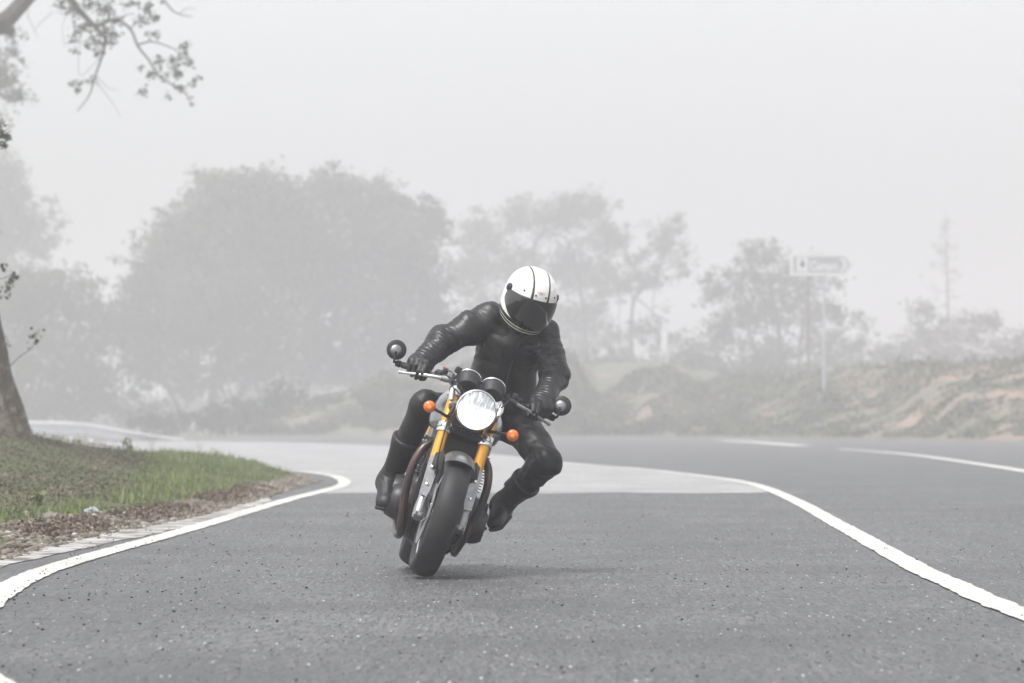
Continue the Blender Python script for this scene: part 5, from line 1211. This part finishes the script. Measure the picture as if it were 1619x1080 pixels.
# helmet
def helmet():
    hc = Vector(P(838.5, 468, 20.60))
    # local axes: x = wearer's left, -y = face, z = crown
    Rm = Matrix.Rotation(R(13), 3, 'Y') @ Matrix.Rotation(R(21), 3, 'Z') @ Matrix.Rotation(R(31), 3, 'X')
    zs = [.146, .1445, .138, .125, .105, .08, .05, .02, -.01, -.04, -.07, -.10, -.125, -.145, -.152]
    wd = [.0, .022, .047, .073, .096, .1125, .1235, .1285, .130, .130, .1285, .124, .117, .109, .103]
    fr = [.0, .022, .050, .080, .106, .127, .1425, .152, .158, .164, .169, .168, .160, .148, .140]
    bk = [.0, .022, .050, .082, .110, .132, .147, .153, .154, .150, .142, .131, .120, .110, .104]
    def ring(z, az, off=0.0):
        w = np.interp(z, zs[::-1], wd[::-1]) + off; f_ = np.interp(z, zs[::-1], fr[::-1]) + off; b_ = np.interp(z, zs[::-1], bk[::-1]) + off
        c, s = math.cos(az), math.sin(az); ex = 2 / 2.15; x = math.copysign(abs(s) ** ex, s) * w; y = -math.copysign(abs(c) ** ex, c) * (f_ if c > 0 else b_); return (x, y, z)
    zf_ = spline([(z,) for z in zs], 4)[:, 0]; n = 112
    V = []; 
    for z in zf_:
        for k in range(n): V.append(ring(z, 2 * math.pi * k / n))
    m = len(zf_); inn = []
    for z in zf_[::-1]:
        if z > .12: break
        for k in range(n): q = ring(z, 2 * math.pi * k / n, -.022); inn.append(q)
    mi_ = len(inn) // n; Vall = V + inn; fs = []
    for i in range(m - 1 + mi_):
        for k in range(n): fs.append((i * n + k, (i + 1) * n + k, (i + 1) * n + (k + 1) % n, i * n + (k + 1) % n))
    ms = bpy.data.materials.new('helmet shell paint'); ms.use_nodes = True; t = ms.node_tree; b = t.nodes['Principled BSDF']; L = t.links.new
    b.inputs['Roughness'].default_value = .12; b.inputs['Coat Weight'].default_value = .7; b.inputs['Coat Roughness'].default_value = .04
    g = t.nodes.new('ShaderNodeTexCoord'); sp = t.nodes.new('ShaderNodeSeparateXYZ'); L(g.outputs['Object'], sp.inputs[0])
    def mth(op, *a):
        q = t.nodes.new('ShaderNodeMath'); q.operation = op
        for i, v in enumerate(a):
            if isinstance(v, (int, float)): q.inputs[i].default_value = v
            else: L(v, q.inputs[i])
        return q.outputs[0]
    def band(v, lo_, hi_): return mth('MULTIPLY', mth('GREATER_THAN', v, lo_), mth('LESS_THAN', v, hi_))
    def mix(fac, A, B):
        x = t.nodes.new('ShaderNodeMix'); x.data_type = 'RGBA'; L(fac, x.inputs['Factor'])
        for k, q in (('A', A), ('B', B)):
            if isinstance(q, tuple): x.inputs[k].default_value = (*q, 1)
            else: L(q, x.inputs[k])
        return x.outputs['Result']
    ax_ = mth('ABSOLUTE', sp.outputs[0]); z = sp.outputs[2]; y = sp.outputs[1]
    wv = mth('MULTIPLY_ADD', mth('SUBTRACT', .146, z), .035, .0045)
    c = mix(mth('LESS_THAN', mth('ABSOLUTE', mth('SUBTRACT', ax_, .043)), wv), (.80, .80, .785), (.30, .27, .19))
    c = mix(mth('LESS_THAN', mth('ABSOLUTE', mth('SUBTRACT', ax_, .043)), mth('MULTIPLY', wv, .62)), c, (.018, .018, .018))
    # lower zone black, its edge rising towards the back, two cream pinstripes along the chin
    e = mth('MULTIPLY_ADD', y, -.03, -.088)
    c = mix(mth('LESS_THAN', z, e), c, (.014, .014, .014))
    for o1, o2 in ((-.026, -.020), (-.044, -.036)):
        c = mix(band(mth('SUBTRACT', z, e), o1, o2), c, (.62, .60, .50))
    L(c, b.inputs['Base Color'])
    mb = MB(); mb.add(Vall, fs); ho = mb.build('helmet', ms, None, ang=60)
    Mw = Matrix.Translation(hc) @ Rm.to_4x4(); ho.parent = person; ho.matrix_parent_inverse = Matrix.Translation(-Vector(org)); ho.matrix_basis = Mw
    # visor
    nv, na = 22, 60; V = []
    def vz(az):
        k = abs(az) / R(84); return .062 - .034 * k ** 2, -.100 + .070 * k ** 2.2
    for off in (.0055, .0025):
        for i in range(nv):
            for j in range(na):
                az = R(84) * (-1 + 2 * j / (na - 1)); a, b_ = vz(az); z_ = b_ + (a - b_) * i / (nv - 1); V.append(ring(z_, az, off + (.003 * math.sin(math.pi * i / (nv - 1)))))
    fs = []; N0 = nv * na
    for i in range(nv - 1):
        for j in range(na - 1): q = (i * na + j, i * na + j + 1, (i + 1) * na + j + 1, (i + 1) * na + j); fs += [q, tuple(k + N0 for k in q[::-1])]
    for j in range(na - 1): fs += [(j + 1, j, N0 + j, N0 + j + 1), ((nv - 1) * na + j, (nv - 1) * na + j + 1, N0 + (nv - 1) * na + j + 1, N0 + (nv - 1) * na + j)]
    for i in range(nv - 1): fs += [(i * na, (i + 1) * na, N0 + (i + 1) * na, N0 + i * na), ((i + 1) * na + na - 1, i * na + na - 1, N0 + i * na + na - 1, N0 + (i + 1) * na + na - 1)]
    vm = mat('smoked visor', (.006, .006, .007), .045, spec=.6, coat=1, coat_rough=.02)
    MB().add(V, fs).build('visor', vm, ho, ang=60)
    for sd in (-1, 1):
        p = ring(.030, sd * R(86), .004); nrm = Vector((sd, -.1, .12)).normalized()
        q = MB(); q.lathe([(0, .009), (.008, .009), (.012, .006), (.019, .006), (.022, .003), (.023, -.004)][::-1], p, nrm, 28, sx=.9); q.build('visor_pivot', M_blkp, ho)
    def snap(x, dz=.0):
        az = math.asin(max(-1, min(1, x / .12))); zt = .079 + dz; p = Vector(ring(zt, az, .0)); nr = Vector((p.x, p.y, p.z * .7 + .03)).normalized()
        q = MB(); q.lathe([(0, .003), (.003, .003), (.0048, .0015), (.0055, -.002)][::-1], p, nr, 14); q.build('snap', M_case, ho)
    for x in (-.085, -.026, .026, .085): snap(x, -.004 if abs(x) > .05 else 0)
    red = mat('red badge', (.62, .16, .15), .4); p = Vector(ring(.092, 0, .0)); nr = Vector((0, -.80, .60)).normalized(); up = Vector((0, .60, .80))
    q = MB(); q.lathe([(.0127, 0), (.0137, 0), (.0137, .0010), (.0127, .0010)], p + nr * .0005, nr, 32, close=True); bo = q.build('badge', red, ho)
    me = bo.data
    for v in me.vertices:
        d = v.co - p; v.co = p + d + Vector((d.x * .35, 0, 0)) - up * (d.dot(up) * .38)
    cu = bpy.data.curves.new('lettering', 'FONT'); cu.body = 'BELL'; cu.size = .0105; cu.align_x = 'CENTER'; cu.align_y = 'CENTER'; cu.extrude = .0004; cu.offset = 0
    to = bpy.data.objects.new('lettering', cu); COL.objects.link(to); bpy.context.view_layer.update()
    me = bpy.data.meshes.new_from_object(to.evaluated_get(bpy.context.evaluated_depsgraph_get())); bpy.data.objects.remove(to)
    lo_ = bpy.data.objects.new('lettering', me); COL.objects.link(lo_); me.materials.clear(); me.materials.append(red); lo_.parent = bo
    rot = Matrix((Vector((1, 0, 0)), up, nr)).transposed(); lo_.matrix_basis = Matrix.Translation(p + nr * .0022) @ rot.to_4x4()
    # chin curtain edge
    q = MB(); pts = [ring(-.151, R(a), -.008) for a in range(-180, 181, 6)]; q.tube(pts, .008, 8, cap=False); q.build('neck_roll', mat('neck roll fabric', (.02, .02, .02), .9), ho)
helmet()
bpy.context.view_layer.update()
